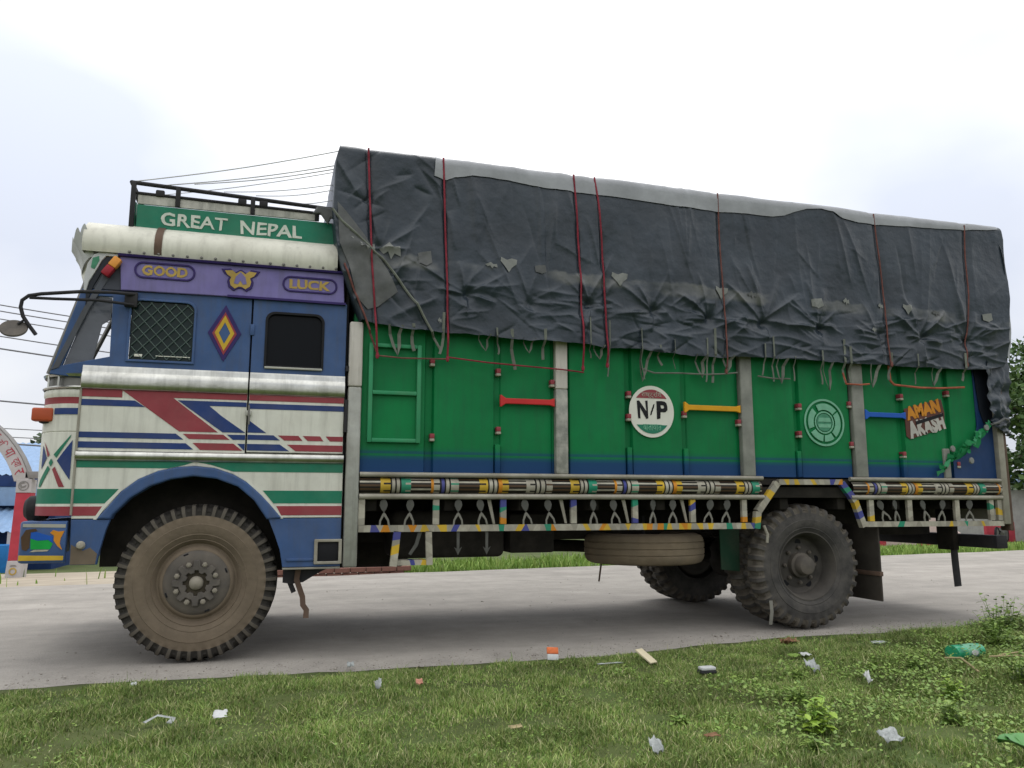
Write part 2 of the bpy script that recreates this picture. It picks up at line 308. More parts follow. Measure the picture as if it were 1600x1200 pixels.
# road: dusty worn asphalt with pale gravel, cracks and patches
def road_material():
    m = bpy.data.materials.new('road'); m.use_nodes = True; t = m.node_tree; b = t.nodes['Principled BSDF']; n = t.nodes.new; L = t.links.new
    tc = n('ShaderNodeTexCoord')
    tm = n('ShaderNodeMapping'); tm.inputs['Scale'].default_value = (0.10, 2.6, 1); tm.inputs['Rotation'].default_value = (0, 0, R(-3)); L(tc.outputs['Object'], tm.inputs[0]); tn = n('ShaderNodeTexNoise'); tn.inputs['Scale'].default_value = 1.0; tn.inputs['Detail'].default_value = 6; L(tm.outputs[0], tn.inputs['Vector'])
    tr = n('ShaderNodeMapRange'); tr.inputs['From Min'].default_value = 0.35; tr.inputs['From Max'].default_value = 0.6; tr.inputs['To Min'].default_value = 0.93; tr.inputs['To Max'].default_value = 1.03; L(tn.outputs['Fac'], tr.inputs['Value'])
    mp = n('ShaderNodeMapping'); mp.inputs['Scale'].default_value = (0.35, 1.1, 1); L(tc.outputs['Object'], mp.inputs[0])
    a = n('ShaderNodeTexNoise'); a.inputs['Scale'].default_value = 1.0; a.inputs['Detail'].default_value = 7; a.inputs['Roughness'].default_value = 0.62; L(mp.outputs[0], a.inputs['Vector'])
    c = n('ShaderNodeValToRGB'); e = c.color_ramp.elements; e[0].position = 0.33; e[0].color = (0.275, 0.255, 0.225, 1); e[1].position = 0.66; e[1].color = (0.36, 0.332, 0.295, 1); L(a.outputs['Fac'], c.inputs[0])
    f = n('ShaderNodeTexNoise'); f.inputs['Scale'].default_value = 90; f.inputs['Detail'].default_value = 3; L(tc.outputs['Object'], f.inputs['Vector'])
    g2 = n('ShaderNodeTexNoise'); g2.inputs['Scale'].default_value = 2.3; g2.inputs['Detail'].default_value = 9; g2.inputs['Roughness'].default_value = 0.72; L(tc.outputs['Object'], g2.inputs['Vector'])
    gr = n('ShaderNodeMapRange'); gr.inputs['From Min'].default_value = 0.35; gr.inputs['From Max'].default_value = 0.65; gr.inputs['To Min'].default_value = 0.85; gr.inputs['To Max'].default_value = 1.09; L(g2.outputs['Fac'], gr.inputs['Value'])
    fr = n('ShaderNodeMapRange'); fr.inputs['From Min'].default_value = 0.3; fr.inputs['From Max'].default_value = 0.7; fr.inputs['To Min'].default_value = 0.88; fr.inputs['To Max'].default_value = 1.10; L(f.outputs['Fac'], fr.inputs['Value'])
    v = n('ShaderNodeTexVoronoi'); v.inputs['Scale'].default_value = 38; L(tc.outputs['Object'], v.inputs['Vector'])
    vr = n('ShaderNodeMapRange'); vr.inputs['From Min'].default_value = 0.0; vr.inputs['From Max'].default_value = 0.16; vr.inputs['To Min'].default_value = 0.90; vr.inputs['To Max'].default_value = 1.0; L(v.outputs['Distance'], vr.inputs['Value'])
    m1 = n('ShaderNodeMath'); m1.operation = 'MULTIPLY'; m0 = n('ShaderNodeMath'); m0.operation = 'MULTIPLY'; L(fr.outputs[0], m0.inputs[0]); L(gr.outputs[0], m0.inputs[1]); m2 = n('ShaderNodeMath'); m2.operation = 'MULTIPLY'; L(m0.outputs[0], m2.inputs[0]); L(tr.outputs[0], m2.inputs[1]); L(m2.outputs[0], m1.inputs[0]); L(vr.outputs[0], m1.inputs[1])
    s = n('ShaderNodeVectorMath'); s.operation = 'SCALE'; L(c.outputs[0], s.inputs[0]); L(m1.outputs[0], s.inputs['Scale']); L(s.outputs[0], b.inputs['Base Color'])
    b.inputs['Roughness'].default_value = 0.9; b.inputs['Specular IOR Level'].default_value = 0.3
    bp = n('ShaderNodeBump'); bp.inputs['Strength'].default_value = 0.5; bp.inputs['Distance'].default_value = 0.01; L(f.outputs['Fac'], bp.inputs['Height']); L(bp.outputs[0], b.inputs['Normal'])
    MATS['road'] = m
road_material()
EX = [-60, -8, -1.04, 0.02, 1.23, 2.63, 4.49, 5.65, 7.2, 20, 120]; EY = [-2.2, -0.55, -0.30, -0.24, -0.36, -0.33, -0.05, -0.12, -0.02, 0.6, 4.5]
def near_edge(x): return np.interp(x, EX, EY)
def far_edge(x): return 6.2 + np.where(np.asarray(x) > -4, 0.12 * np.asarray(x), 0.02 * (np.asarray(x) + 4) - 0.48)
def ground_z(x, y):
    d = np.clip(y - far_edge(x), 0, 11); b = np.clip(near_edge(x) - y, 0, 0.5) / 0.5
    return -0.025 - 0.05 * d + b * (0.012 + 0.03 * fbm(np.asarray(x) * 1.3, np.asarray(y) * 1.3, 3, 40)) + 0.05 * np.clip((np.asarray(x) - 4.2) / 2, 0, 1) * b
def axis(lo, hi, dlo, dhi, step, grow=1.25):
    a = list(np.arange(dlo, dhi + 1e-6, step)); s = step
    while a[-1] < hi: s *= grow; a.append(a[-1] + s)
    s = step
    while a[0] > lo: s *= grow; a.insert(0, a[0] - s)
    return np.array(a)
def sheet(name, X, Y, Z, m):
    ny, nx = X.shape; V = np.stack([X.ravel(), Y.ravel(), Z.ravel()], 1)
    i = np.arange(nx * ny).reshape(ny, nx); F = np.stack([i[:-1, :-1].ravel(), i[:-1, 1:].ravel(), i[1:, 1:].ravel(), i[1:, :-1].ravel()], 1)
    return np_mesh(name, V, F, m)
gx = axis(-900, 1200, -3, 9, 0.15); gy = axis(-300, 1300, -4.5, 1, 0.12, 1.2)
GX, GY = np.meshgrid(gx, gy)
tag(sheet('ground', GX, GY, ground_z(GX, GY), 'soil'), 'flat ground reaching to the horizon', kind='structure')
rx = axis(-60, 120, -3, 20, 0.2, 1.15); rt = np.linspace(0, 1, 60)
RX, RT = np.meshgrid(rx, rt)
ne = near_edge(RX) + 0.10 * fbm(RX * 1.9, RX * 0, 5, 3) - 0.06
RY = ne + (far_edge(RX) + 0.10 * fbm(RX * 0.8, RX * 0, 4, 5) - ne) * RT
RZ = 0.0 + 0.003 * fbm(RX * 0.8, RY * 0.8, 3, 21) - 0.022 * np.clip(1 - RT / 0.03, 0, 1) - 0.03 * np.clip((RT - 0.985) / 0.015, 0, 1)
RZ = np.where((np.abs(RY - 1.2) < 1.6), np.minimum(RZ, 0.0), RZ)
tag(sheet('road', RX, RY, RZ, 'road'), 'dusty worn asphalt road under the truck', kind='structure')

def blades(name, P, h, w, m, label, lean=0.6, seed=1):
    g = np.random.default_rng(seed); n = len(P); a = g.uniform(0, 2 * np.pi, n); la = g.uniform(0, 2 * np.pi, n); ln = np.abs(g.normal(0, lean, n)) * h
    ax = np.stack([np.cos(a), np.sin(a), 0 * a], 1); d = np.stack([np.cos(la) * ln, np.sin(la) * ln, 0 * a], 1); up = np.array([0, 0, 1.0])
    w = w[:, None]; hh = h[:, None]
    v0 = P - ax * w; v1 = P + ax * w; m0 = P + up * hh * 0.55 + d * 0.35; v2 = m0 - ax * w * 0.8; v3 = m0 + ax * w * 0.8; v4 = P + up * hh * 0.92 + d
    V = np.stack([v0, v1, v2, v3, v4], 1).reshape(-1, 3); i = np.arange(n) * 5
    F = np.concatenate([np.stack([i, i + 1, i + 3], 1), np.stack([i, i + 3, i + 2], 1), np.stack([i + 2, i + 3, i + 4], 1)])
    o = np_mesh(name, V, F, m, smooth=False); return tag(o, label, 'grass', kind='stuff')
n = 1000000
px = rng.uniform(-2.6, 9.0, n); u = rng.uniform(0, 1, n); py = near_edge(px) - 0.17 + 0.14 * fbm(px * 2.4, px * 0 + 3, 5, 9) - u * 3.6 + rng.normal(0, 0.025, n) + np.where(rng.uniform(0, 1, n) < 0.012, rng.exponential(0.10, n) + 3.0 * u * 0, 0) + 0.10 * np.clip(fbm(px * 6, px * 0 + 8, 3, 19), -.5, 1) * (u < 0.12)
cl = fbm(px * 2.6, py * 2.6, 4, 11); cl2 = fbm(px * 0.8, py * 0.8, 3, 15)
edge = np.clip((near_edge(px) - 0.08 - py) / 0.25, 0.0, 1)
keep = (rng.uniform(0, 1, n) < np.clip(0.66 + 1.1 * cl + 0.6 * cl2, 0.10, 1) * (0.25 + 0.75 * edge))
# only what a camera near the photographer's place can see
vis = (py > -5.0) & (px > -2.3 + 0.0 * py) & (px < 9.0 + 0 * py) & (px - 0.47 < 1.35 * (py + 5.8) + 2.2) & (px - 0.47 > -0.55 * (py + 5.8) - 1.2)
keep &= vis; px, py, cl, cl2 = px[keep], py[keep], cl[keep], cl2[keep]
tall = rng.uniform(0, 1, len(px)) < 0.012
gh = np.where(tall, 1.9, 1.0) * (0.018 + 0.030 * np.clip(cl + 0.35, 0, 1.4) + 0.018 * np.clip(px - 3.8, 0, 2.5) * np.clip(0.6 + cl2, 0, 1.2)) * rng.uniform(0.5, 1.4, len(px))
gp = np.stack([px, py, ground_z(px, py) - 0.006], 1)
blades('grass', gp, gh, rng.uniform(0.0014, 0.0032, len(px)), 'grass', 'short trampled grass verge in front of the truck', seed=2)
print('blades', len(px))
# loose stones along the crumbling road edge
n = 2600; sx_ = rng.uniform(-2.5, 10, n); sy_ = near_edge(sx_) - 0.16 + np.abs(rng.normal(0, 0.22, n)); sy_ = np.where(rng.uniform(0, 1, n) < 0.25, near_edge(sx_) + rng.uniform(0, 5.5, n), sy_)
base = np.array([(0, 0, 1), (1, 0, 0), (0, 1, 0), (-1, 0, 0), (0, -1, 0), (0, 0, -.6)]); fc = np.array([(0, 1, 2), (0, 2, 3), (0, 3, 4), (0, 4, 1), (5, 2, 1), (5, 3, 2), (5, 4, 3), (5, 1, 4)])
sv = base[None] * (rng.lognormal(-5.5, 0.4, n)[:, None, None]) * rng.uniform(0.6, 1.4, (n, 6, 3)) * [1, 1, .6]; ca = rng.uniform(0, 6.28, n); rx_ = sv[..., 0] * np.cos(ca)[:, None] - sv[..., 1] * np.sin(ca)[:, None]; ry_ = sv[..., 0] * np.sin(ca)[:, None] + sv[..., 1] * np.cos(ca)[:, None]
sv = np.stack([rx_ + sx_[:, None], ry_ + sy_[:, None], sv[..., 2] + 0.003], 2)
mat('stone', None, 0.9, var=0.2, nscale=20, island_cols=[(0.20, 0.18, 0.155), (0.28, 0.25, 0.22), (0.38, 0.35, 0.31)])
tag(np_mesh('gravel', sv.reshape(-1, 3), (fc[None] + (np.arange(n) * 6)[:, None, None]).reshape(-1, 3), 'stone', smooth=False), 'loose gravel along the near edge of the road', 'gravel', kind='stuff')
# far strip of grass across the road
n = 60000; fx = rng.uniform(-12, 60, n) ; fy = far_edge(fx) + 0.05 + 0.12 * fbm(fx * 1.1, fx * 0, 3, 25) + rng.uniform(0, 1, n) ** 1.5 * 5
kp = (rng.uniform(0, 1, n) < np.clip(0.75 + fbm(fx * 0.9, fy * 0.9, 3, 27), 0, 1)) & ((fx > 2.2) | (rng.uniform(0, 1, n) < 0.015))
fx, fy = fx[kp], fy[kp]
blades('grass', np.stack([fx, fy, ground_z(fx, fy) - 0.01], 1), rng.uniform(0.08, 0.24, len(fx)) * np.clip(0.8 + fbm(fx, fy, 2, 29), 0.4, 1.5), rng.uniform(0.008, 0.018, len(fx)), 'grass_far', 'bright green grass strip along the far side of the road', lean=0.4, seed=3)
# low broad-leaved ground cover in the verge
def leaf_field(name, P, s, m, label, seed=4, up=0.35):
    g = np.random.default_rng(seed); n = len(P); a = g.uniform(0, 2 * np.pi, n); tl = g.uniform(0.1, up, n)
    f = np.stack([np.cos(a) * np.cos(tl), np.sin(a) * np.cos(tl), np.sin(tl)], 1); r = np.stack([-np.sin(a), np.cos(a), g.uniform(-.3, .3, n)], 1); s = s[:, None]
    pts = [P, P + f * s * .45 + r * s * .36, P + f * s * .5 + np.array([0, 0, -1]) * s * .05, P + f * s * .45 - r * s * .36, P + f * s]
    V = np.stack(pts, 1).reshape(-1, 3); i = np.arange(n) * 5
    F = np.concatenate([np.stack([i, i + 1, i + 2], 1), np.stack([i, i + 2, i + 3], 1), np.stack([i + 1, i + 4, i + 2], 1), np.stack([i + 2, i + 4, i + 3], 1)])
    return tag(np_mesh(name, V, F, m, smooth=False), label, 'ground cover', kind='stuff')
n = 42000; lx = rng.uniform(-1.5, 8, n); ly = near_edge(lx) - 0.35 - rng.uniform(0, 1, n) * 3.1
dens = np.clip(fbm(lx * 1.7, ly * 1.7, 3, 33) * 1.6 - 0.1 + 0.16 * (lx - 1.2), 0.02, 1)
kp = (rng.uniform(0, 1, n) < dens) & (lx - 0.47 < 1.35 * (ly + 5.8) + 0.6) & (lx - 0.47 > -0.55 * (ly + 5.8) - 0.4); lx, ly = lx[kp], ly[kp]
lz = ground_z(lx, ly) + rng.uniform(0.01, 0.05, len(lx)) + 0.02 * np.clip(lx - 3.5, 0, 2)
n = 24000; wx = rng.uniform(2.3, 6.8, n); wy = near_edge(wx) - 0.5 - rng.uniform(0, 1, n) * 2.6; wd_ = np.clip(fbm(wx * 1.3, wy * 1.3, 3, 37) * 2.2 + 0.26 * (wx - 3.3) - 0.10 * (wy + 1.6), 0, 1); kq = (rng.uniform(0, 1, n) < wd_) & (wx - 0.47 < 1.35 * (wy + 5.8) + 0.6)
wx, wy = wx[kq], wy[kq]; wz = ground_z(wx, wy) + rng.uniform(0.02, 0.11, len(wx)) * np.clip(0.6 + fbm(wx * 2, wy * 2, 2, 39), 0.3, 1.4)
leaf_field('ground_cover', np.stack([wx, wy, wz], 1), rng.uniform(0.012, 0.032, len(wx)), 'weed', 'taller broad-leaved weeds massed at the right of the verge', seed=8, up=0.6)
leaf_field('ground_cover', np.stack([lx, ly, lz], 1), rng.uniform(0.008, 0.020, len(lx)), 'weed', 'low broad-leaved weeds growing through the verge grass')

# ================================================================== the truck
mat('fish_green', (0.01, 0.30, 0.05), 0.45)
mat('header_seal', (0.022, 0.025, 0.032), 0.5); mat('pillar_grey', (0.075, 0.083, 0.10), 0.5, var=0.15, dirt=0.2)
mat('crest', (0.50, 0.51, 0.50), 0.5, metal=0.2, var=0.12, dirt=0.4, dirtcol=(0.25, 0.25, 0.25), dscale=8)
T = empty('cargo_truck', 'green-sided cargo truck with blue and white painted cab parked on the road', 'truck')
W = 2.44                                   # overall width; near side at y = 0
def mirror(o, parent=None, y=W):
    """a copy of a part on the far side of the truck"""
    me = o.data.copy()
    for v in me.vertices: v.co.y = y - v.co.y
    me.flip_normals(); c = bpy.data.objects.new(o.name.split('.')[0], me); COL.objects.link(c); c.parent = parent or o.parent; return c
# ---- cab: side panels
arch_in = [(-0.615, 0.66), (-0.605, 0.74), (-0.575, 0.88), (-0.535, 0.985), (-0.44, 1.09), (-0.32, 1.17), (-0.20, 1.215), (-0.06, 1.238), (0.09, 1.222), (0.235, 1.168), (0.345, 1.075), (0.435, 0.945), (0.495, 0.83), (0.53, 0.735), (0.55, 0.615)]
arch_out = [(-0.635, 0.945), (-0.575, 1.03), (-0.497, 1.135), (-0.40, 1.215), (-0.28, 1.272), (-0.16, 1.300), (-0.05, 1.308), (0.08, 1.295), (0.20, 1.254), (0.30, 1.195), (0.39, 1.115), (0.46, 1.04), (0.535, 0.945)]
cab = shape('cab_side', [[(-0.785, 0.955)] + [(-0.64, 0.955)] + arch_out[1:-1] + [(0.53, 0.955), (0.945, 0.955), (0.945, 1.400), (0.268, 1.400), (0.268, 1.82), (-0.785, 1.82)]], 0.0, 0.04, 'white_paint', T, bev=0.004)
c2 = mirror(cab)
lip = shape('wheel_arch_lip', [arch_in[3:-3][::-1] + [(-0.550, 0.953), (-0.635, 0.953)] + arch_out[1:-1] + [(0.535, 0.953)]], -0.016, 0.10, 'cab_blue', T, bev=0.012)
mirror(lip)
# white border around the lip ends
for pts in ([(-0.655, 0.95), (-0.60, 1.045), (-0.51, 1.150), (-0.497, 1.139), (-0.585, 1.03), (-0.635, 0.95)], [(0.545, 0.95), (0.47, 1.05), (0.395, 1.132), (0.30, 1.215), (0.29, 1.203), (0.385, 1.117), (0.455, 1.038), (0.525, 0.95)]):
    shape('painted_stripe', [pts], -0.005, 0.002, 'stripe_white', T)
sk_r = shape('lower_skirt', [[(0.495, 0.83), (0.445, 0.95), (0.945, 0.95), (0.945, 0.615), (0.553, 0.615), (0.53, 0.735)]], -0.002, 0.04, 'cab_blue', T, bev=0.004)
sk_f = shape('lower_skirt', [[(-0.775, 0.66), (-0.615, 0.66), (-0.605, 0.74), (-0.575, 0.88), (-0.552, 0.95), (-0.785, 0.95)]], -0.002, 0.04, 'cab_blue', T, bev=0.004)
mirror(sk_r); mirror(sk_f)
shape('mud_stain', [[(-0.77, 0.663), (-0.622, 0.663), (-0.615, 0.73), (-0.66, 0.77), (-0.70, 0.75), (-0.772, 0.79)]], -0.005, 0.0, 'rim_mud', T)
btn = lathe('marker_lamp', [(0.0, -0.03), (0.018, -0.027), (0.026, -0.012), (0.028, 0.0)], 'deco_white', T, 20, loc=(-0.715, -0.003, 0.785))
# stepped skirt edge mouldings and the framed step recess
box('skirt_strip', 0.575, 0.758, -0.012, -0.003, 0.655, 0.675, 'cab_blue', T, 0.004)
box('step_recess', 0.772, 0.943, -0.004, 0.0, 0.640, 0.795, 'black', T, 0.001)
stp = shape('step_frame', [rrect(0.762, 0.953, 0.632, 0.805, 0.008), rrect(0.786, 0.930, 0.652, 0.785, 0.006)[::-1]], -0.022, -0.004, 'rail_grey', T, bev=0.004)
box('bottom_strip', 0.553, 0.945, 0.0, 0.05, 0.598, 0.612, 'rail_grey', T, 0.003)
# door (rear half) : lower white, upper blue
door = shape('door', [[(0.279, 1.408), (0.938, 1.408), (0.938, 1.82), (0.279, 1.82)]], -0.006, 0.035, 'white_paint', T, bev=0.005)
d_up = shape('door_top', [[(0.279, 1.970), (0.938, 1.970), (0.938, 2.515), (0.279, 2.515)], rrect(0.372, 0.774, 2.018, 2.418, 0.06, corners=(0, 0, 1, 1))[::-1]], -0.006, 0.035, 'cab_blue', door, bev=0.005)
wf = shape('window_frame', [rrect(0.366, 0.780, 2.012, 2.424, 0.065, corners=(0, 0, 1, 1)), rrect(0.383, 0.763, 2.030, 2.405, 0.055, corners=(0, 0, 1, 1))[::-1]], -0.014, 0.0, 'black', door, bev=0.003)
shape('window_glass', [rrect(0.380, 0.766, 2.027, 2.408, 0.056, corners=(0, 0, 1, 1))], 0.012, 0.018, 'glass_dark', door)
box('window_sill', 0.372, 0.772, -0.022, -0.006, 2.004, 2.020, 'galvanised', door, 0.003)
box('handle', 0.262, 0.300, -0.035, -0.007, 1.66, 1.70, 'galvanised', door, 0.006); tube('handle', [(0.282, -0.03, 1.735), (0.283, -0.035, 1.69), (0.286, -0.03, 1.60)], 0.007, 'steel_dark', door)
box('lock', 0.264, 0.293, -0.016, -0.006, 2.24, 2.32, 'cab_blue', door, 0.006)
for z0, z1 in ((2.01, 2.05), (1.565, 1.80)): tube('hinge', [(0.952, -0.018, z0), (0.952, -0.018, z1)], 0.013, 'black_iron', door)
mirror(door); mirror(d_up, T)
box('seam_shadow_strip', 0.262, 0.285, 0.036, 0.042, 1.40, 2.52, 'black', T, 0)
# upper front blue side with window and quarter light
qh = [(-0.915, 1.965), (-0.632, 2.040), (-0.640, 2.455), (-0.775, 2.455)]
upper = shape('cab_upper_side', [[(-0.985, 1.905), (-0.785, 1.885), (0.268, 1.965), (0.268, 2.515), (-0.565, 2.500), (-0.832, 2.500)],
    rrect(-0.523, -0.105, 2.018, 2.448, 0.06, corners=(0, 0, 1, 1))[::-1], qh[::-1]], 0.0, 0.035, 'cab_blue', T, bev=0.005)
mirror(upper)
mirror(shape('header_corner', [[(-0.832, 2.503), (-0.575, 2.503), (-0.590, 2.735), (-0.76, 2.70), (-0.805, 2.60)]], 0.0, 0.035, 'header_dark', T, bev=0.005))
for Y0, cap in ((0.0, True), (W, False)):
    s = 1 if Y0 == 0 else -1
    win = shape('window_glass', [rrect(-0.516, -0.112, 2.025, 2.441, 0.055, corners=(0, 0, 1, 1))], Y0 + s * 0.012, Y0 + s * 0.018, 'glass_green', T)
    shape('quarter_glass', [[(-0.91, 1.968), (-0.735, 2.012), (-0.695, 2.26), (-0.645, 2.30), (-0.645, 2.452), (-0.772, 2.452)]], Y0 + s * 0.02, Y0 + s * 0.025, 'glass_grey', T)
wf = shape('window_frame', [rrect(-0.531, -0.097, 2.010, 2.456, 0.066, corners=(0, 0, 1, 1)), rrect(-0.515, -0.113, 2.027, 2.440, 0.055, corners=(0, 0, 1, 1))[::-1]], -0.012, 0.0, 'cab_blue', T, bev=0.004)
# diamond wire guard in the window
V = []; F = []
def strip(p, q, wd=0.0035, y=-0.002):
    p = Vector((p[0], y, p[1])); q = Vector((q[0], y, q[1])); d = (q - p).normalized(); a = Vector((d.z, 0, -d.x)) * wd; b = Vector((0, wd, 0)); k = len(V)
    for e in (p, q): V.extend([e + a, e + b, e - a, e - b])
    for j in range(4): F.append((k + j, k + (j + 1) % 4, k + 4 + (j + 1) % 4, k + 4 + j))
x0, x1, z0, z1 = -0.508, -0.12, 2.035, 2.432
for sgn in (1, -1):
    for k in range(-8, 16):
        c0 = x0 + k * 0.078 if sgn > 0 else x0 + k * 0.078
        P = []
        for zz in np.linspace(z0, z1, 60):
            xx = c0 + sgn * (zz - z0) * 0.9
            if x0 <= xx <= x1: P.append((xx, zz))
        if len(P) > 2: strip(P[0], P[-1])
tag(pyd('window_guard', V, F, 'mesh_wire', T), kind='stuff')
box('sticker', -0.48, -0.43, -0.004, 0.0, 2.048, 2.066, 'stripe_white', T, 0.001); box('sticker', -0.345, -0.125, -0.004, 0.0, 2.055, 2.061, 'stripe_white', T, 0.001)
# rhombus emblem between the windows
rh = lambda cx, cz, a, b: [(cx, cz - b), (cx + a, cz), (cx, cz + b), (cx - a, cz)]
cx, cz = 0.093, 2.245
shape('rhombus_emblem', [rh(cx, cz, 0.112, 0.205)], -0.006, 0.001, 'dark_purple', T, bev=0.002)
shape('rhombus_emblem', [rh(cx, cz - 0.003, 0.082, 0.155), rh(cx, cz, 0.066, 0.128)[::-1]], -0.0085, -0.0062, 'maroon', T)
shape('rhombus_emblem', [rh(cx, cz, 0.066, 0.128), rh(cx, cz, 0.038, 0.078)[::-1]], -0.0105, -0.0062, 'yellow', T)
shape('rhombus_emblem', [rh(cx, cz, 0.037, 0.076)], -0.009, -0.0062, 'cab_blue', T)
# bright metal belt and mouldings
def moulding(name, x0, x1, prof, m, parent=T, dz0=0, dz1=0, nx=24, wob=0.0):
    V = []; F = []; n = len(prof)
    for i in range(nx + 1):
        t = i / nx; x = x0 + t * (x1 - x0); k = wob * float(perlin(np.array([x * 4.0]), np.array([3.3]), 5)[0])
        for (y, z) in prof: V.append((x, y + k, z + dz0 * (1 - t) + dz1 * t))
    for i in range(nx):
        for j in range(n - 1): F.append((i * n + j, i * n + j + 1, (i + 1) * n + j + 1, (i + 1) * n + j))
    F.append(tuple(range(n))); F.append(tuple(nx * n + j for j in range(n))[::-1])
    return pyd(name, V, [f[::-1] for f in F], m, parent, ang=50)
belt = [(0.0, 1.812), (-0.014, 1.815), (-0.024, 1.825), (-0.028, 1.85), (-0.030, 1.89), (-0.026, 1.915), (-0.016, 1.926), (-0.014, 1.933), (-0.014, 1.955), (-0.010, 1.972), (0.0, 1.975)]
for (a, b) in ((-0.785, 0.268), (0.279, 0.938)): mirror(moulding('belt_moulding', a, b, belt, 'chrome', wob=0.006))
wst = [(0.0, 1.335), (-0.012, 1.336), (-0.024, 1.348), (-0.030, 1.368), (-0.026, 1.390), (-0.014, 1.400), (0.0, 1.402)]
mirror(moulding('waist_moulding', -0.785, 0.945, wst, 'chrome', wob=0.004))
# purple header band above the windows
hd = shape('header_band', [[(-0.59, 2.502), (0.915, 2.518), (0.905, 2.742), (-0.61, 2.742)]], -0.022, 0.03, 'purple', T, bev=0.006)
mirror(hd)
moulding('drip_rail', -0.62, 0.91, [(-0.02, 2.735), (-0.045, 2.738), (-0.05, 2.75), (-0.02, 2.762)], 'dark_purple')
moulding('header_strip', 0.10, 0.925, [(-0.02, 2.502), (-0.032, 2.504), (-0.032, 2.520), (-0.02, 2.522)], 'dark_purple')
def cartouche(x0, x1, z0, z1, word):
    r = (z1 - z0) / 2 - 0.002
    shape('name_cartouche', [rrect(x0, x1, z0, z1, r, 8), rrect(x0 + .014, x1 - .014, z0 + .014, z1 - .014, r - .014, 8)[::-1]], -0.030, -0.021, 'dark_purple', T, bev=0.003)
    text('lettering', word, 0.1, (x0 + x1) / 2, (z0 + z1) / 2, -0.0245, 'letter_yellow', T, fit=((x1 - x0) * 0.74, (z1 - z0) * 0.60), off=0.004)
cartouche(-0.515, -0.12, 2.595, 2.715, 'GOOD'); cartouche(0.47, 0.86, 2.575, 2.695, 'LUCK')
# winged flower ornament
def flower(cx, cz, s):
    return [(cx + a * s, cz + b * s) for a, b in ((-0.05, 0.62), (-0.35, 0.42), (-0.62, 0.66), (-1.18, 0.60), (-1.0, 0.30), (-0.70, 0.10), (-0.80, -0.18), (-0.72, -0.55), (-0.40, -0.80), (-0.10, -0.62), (0.10, -0.62), (0.40, -0.80), (0.72, -0.55), (0.80, -0.18), (0.70, 0.10), (1.0, 0.30), (1.18, 0.60), (0.62, 0.66), (0.35, 0.42), (0.05, 0.62))]
shape('flower_ornament', [flower(0.182, 2.640, 0.112)], -0.030, -0.021, 'dark_purple', T, bev=0.004)
shape('flower_ornament', [flower(0.182, 2.640, 0.091)], -0.033, -0.029, 'letter_yellow', T)
shape('flower_ornament', [[(0.182, 2.69), (0.150, 2.655), (0.138, 2.605), (0.165, 2.60), (0.182, 2.63), (0.199, 2.60), (0.226, 2.605), (0.214, 2.655)]], -0.035, -0.032, 'purple', T)
# ---- painted stripes on the lower side
def stripe(pts, m, y=-0.0025): return shape('painted_stripe', [pts], y, y + 0.002, m, T)
def hs(x0, x1, z0, z1, m, sl0=0, sl1=0, y=-0.0025): return stripe([(x0 + sl0, z0), (x1 + sl1, z0), (x1, z1), (x0, z1)], m, y)
yd = -0.0085
hs(-0.785, -0.535, 1.763, 1.812, 'maroon')
hs(-0.783, -0.455, 1.703, 1.745, 'navy', 0, 0.065)
hs(-0.780, -0.185, 1.488, 1.527, 'navy', 0, 0.05)
hs(-0.780, -0.118, 1.420, 1.462, 'navy', 0, 0.05)
# broad maroon sweep
stripe([(-0.535, 1.812), (0.266, 1.812), (0.266, 1.772), (-0.215, 1.772), (0.085, 1.542), (-0.165, 1.542)], 'maroon')
hs(-0.14, 0.12, 1.492, 1.527, 'maroon', 0.04, 0.045); hs(-0.075, 0.19, 1.418, 1.466, 'maroon', 0.05, 0.06)
# blue sweep
stripe([(-0.185, 1.757), (0.266, 1.757), (0.266, 1.725), (0.02, 1.725), (0.105, 1.655), (0.266, 1.543), (0.115, 1.543)], 'navy')
hs(0.145, 0.266, 1.493, 1.528, 'navy', 0.04, 0); hs(0.215, 0.266, 1.420, 1.466, 'navy', 0.045, 0)
hs(0.281, 0.936, 1.772, 1.812, 'maroon', y=yd); hs(0.281, 0.936, 1.713, 1.752, 'navy', y=yd)
stripe([(0.281, 1.635), (0.405, 1.545), (0.281, 1.545)], 'navy', yd); hs(0.281, 0.455, 1.495, 1.530, 'navy', 0, 0.045, yd); hs(0.281, 0.50, 1.420, 1.466, 'navy', 0, 0.065, yd)
hs(0.485, 0.625, 1.495, 1.530, 'maroon', 0.045, 0.03, yd); hs(0.655, 0.775, 1.495, 1.530, 'maroon', 0.035, 0.025, yd); hs(0.815, 0.936, 1.495, 1.530, 'maroon', 0.03, 0, yd)
hs(0.55, 0.936, 1.420, 1.466, 'maroon', 0.06, 0, yd)
# green/maroon bands beside the wheel arch
stripe([(-0.783, 1.290), (-0.22, 1.290), (-0.12, 1.312), (-0.06, 1.334), (-0.783, 1.334)], 'stripe_green'); stripe([(0.20, 1.272), (0.943, 1.272), (0.943, 1.334), (-0.04, 1.334), (0.05, 1.318)], 'stripe_green')
stripe([(-0.783, 1.055), (-0.585, 1.055), (-0.515, 1.150), (-0.783, 1.150)], 'stripe_green'); stripe([(0.475, 1.055), (0.943, 1.055), (0.943, 1.143), (0.40, 1.143)], 'stripe_green')
stripe([(-0.783, 0.975), (-0.635, 0.975), (-0.60, 1.035), (-0.783, 1.035)], 'maroon'); stripe([(0.53, 0.972), (0.943, 0.972), (0.943, 1.036), (0.495, 1.036)], 'maroon')
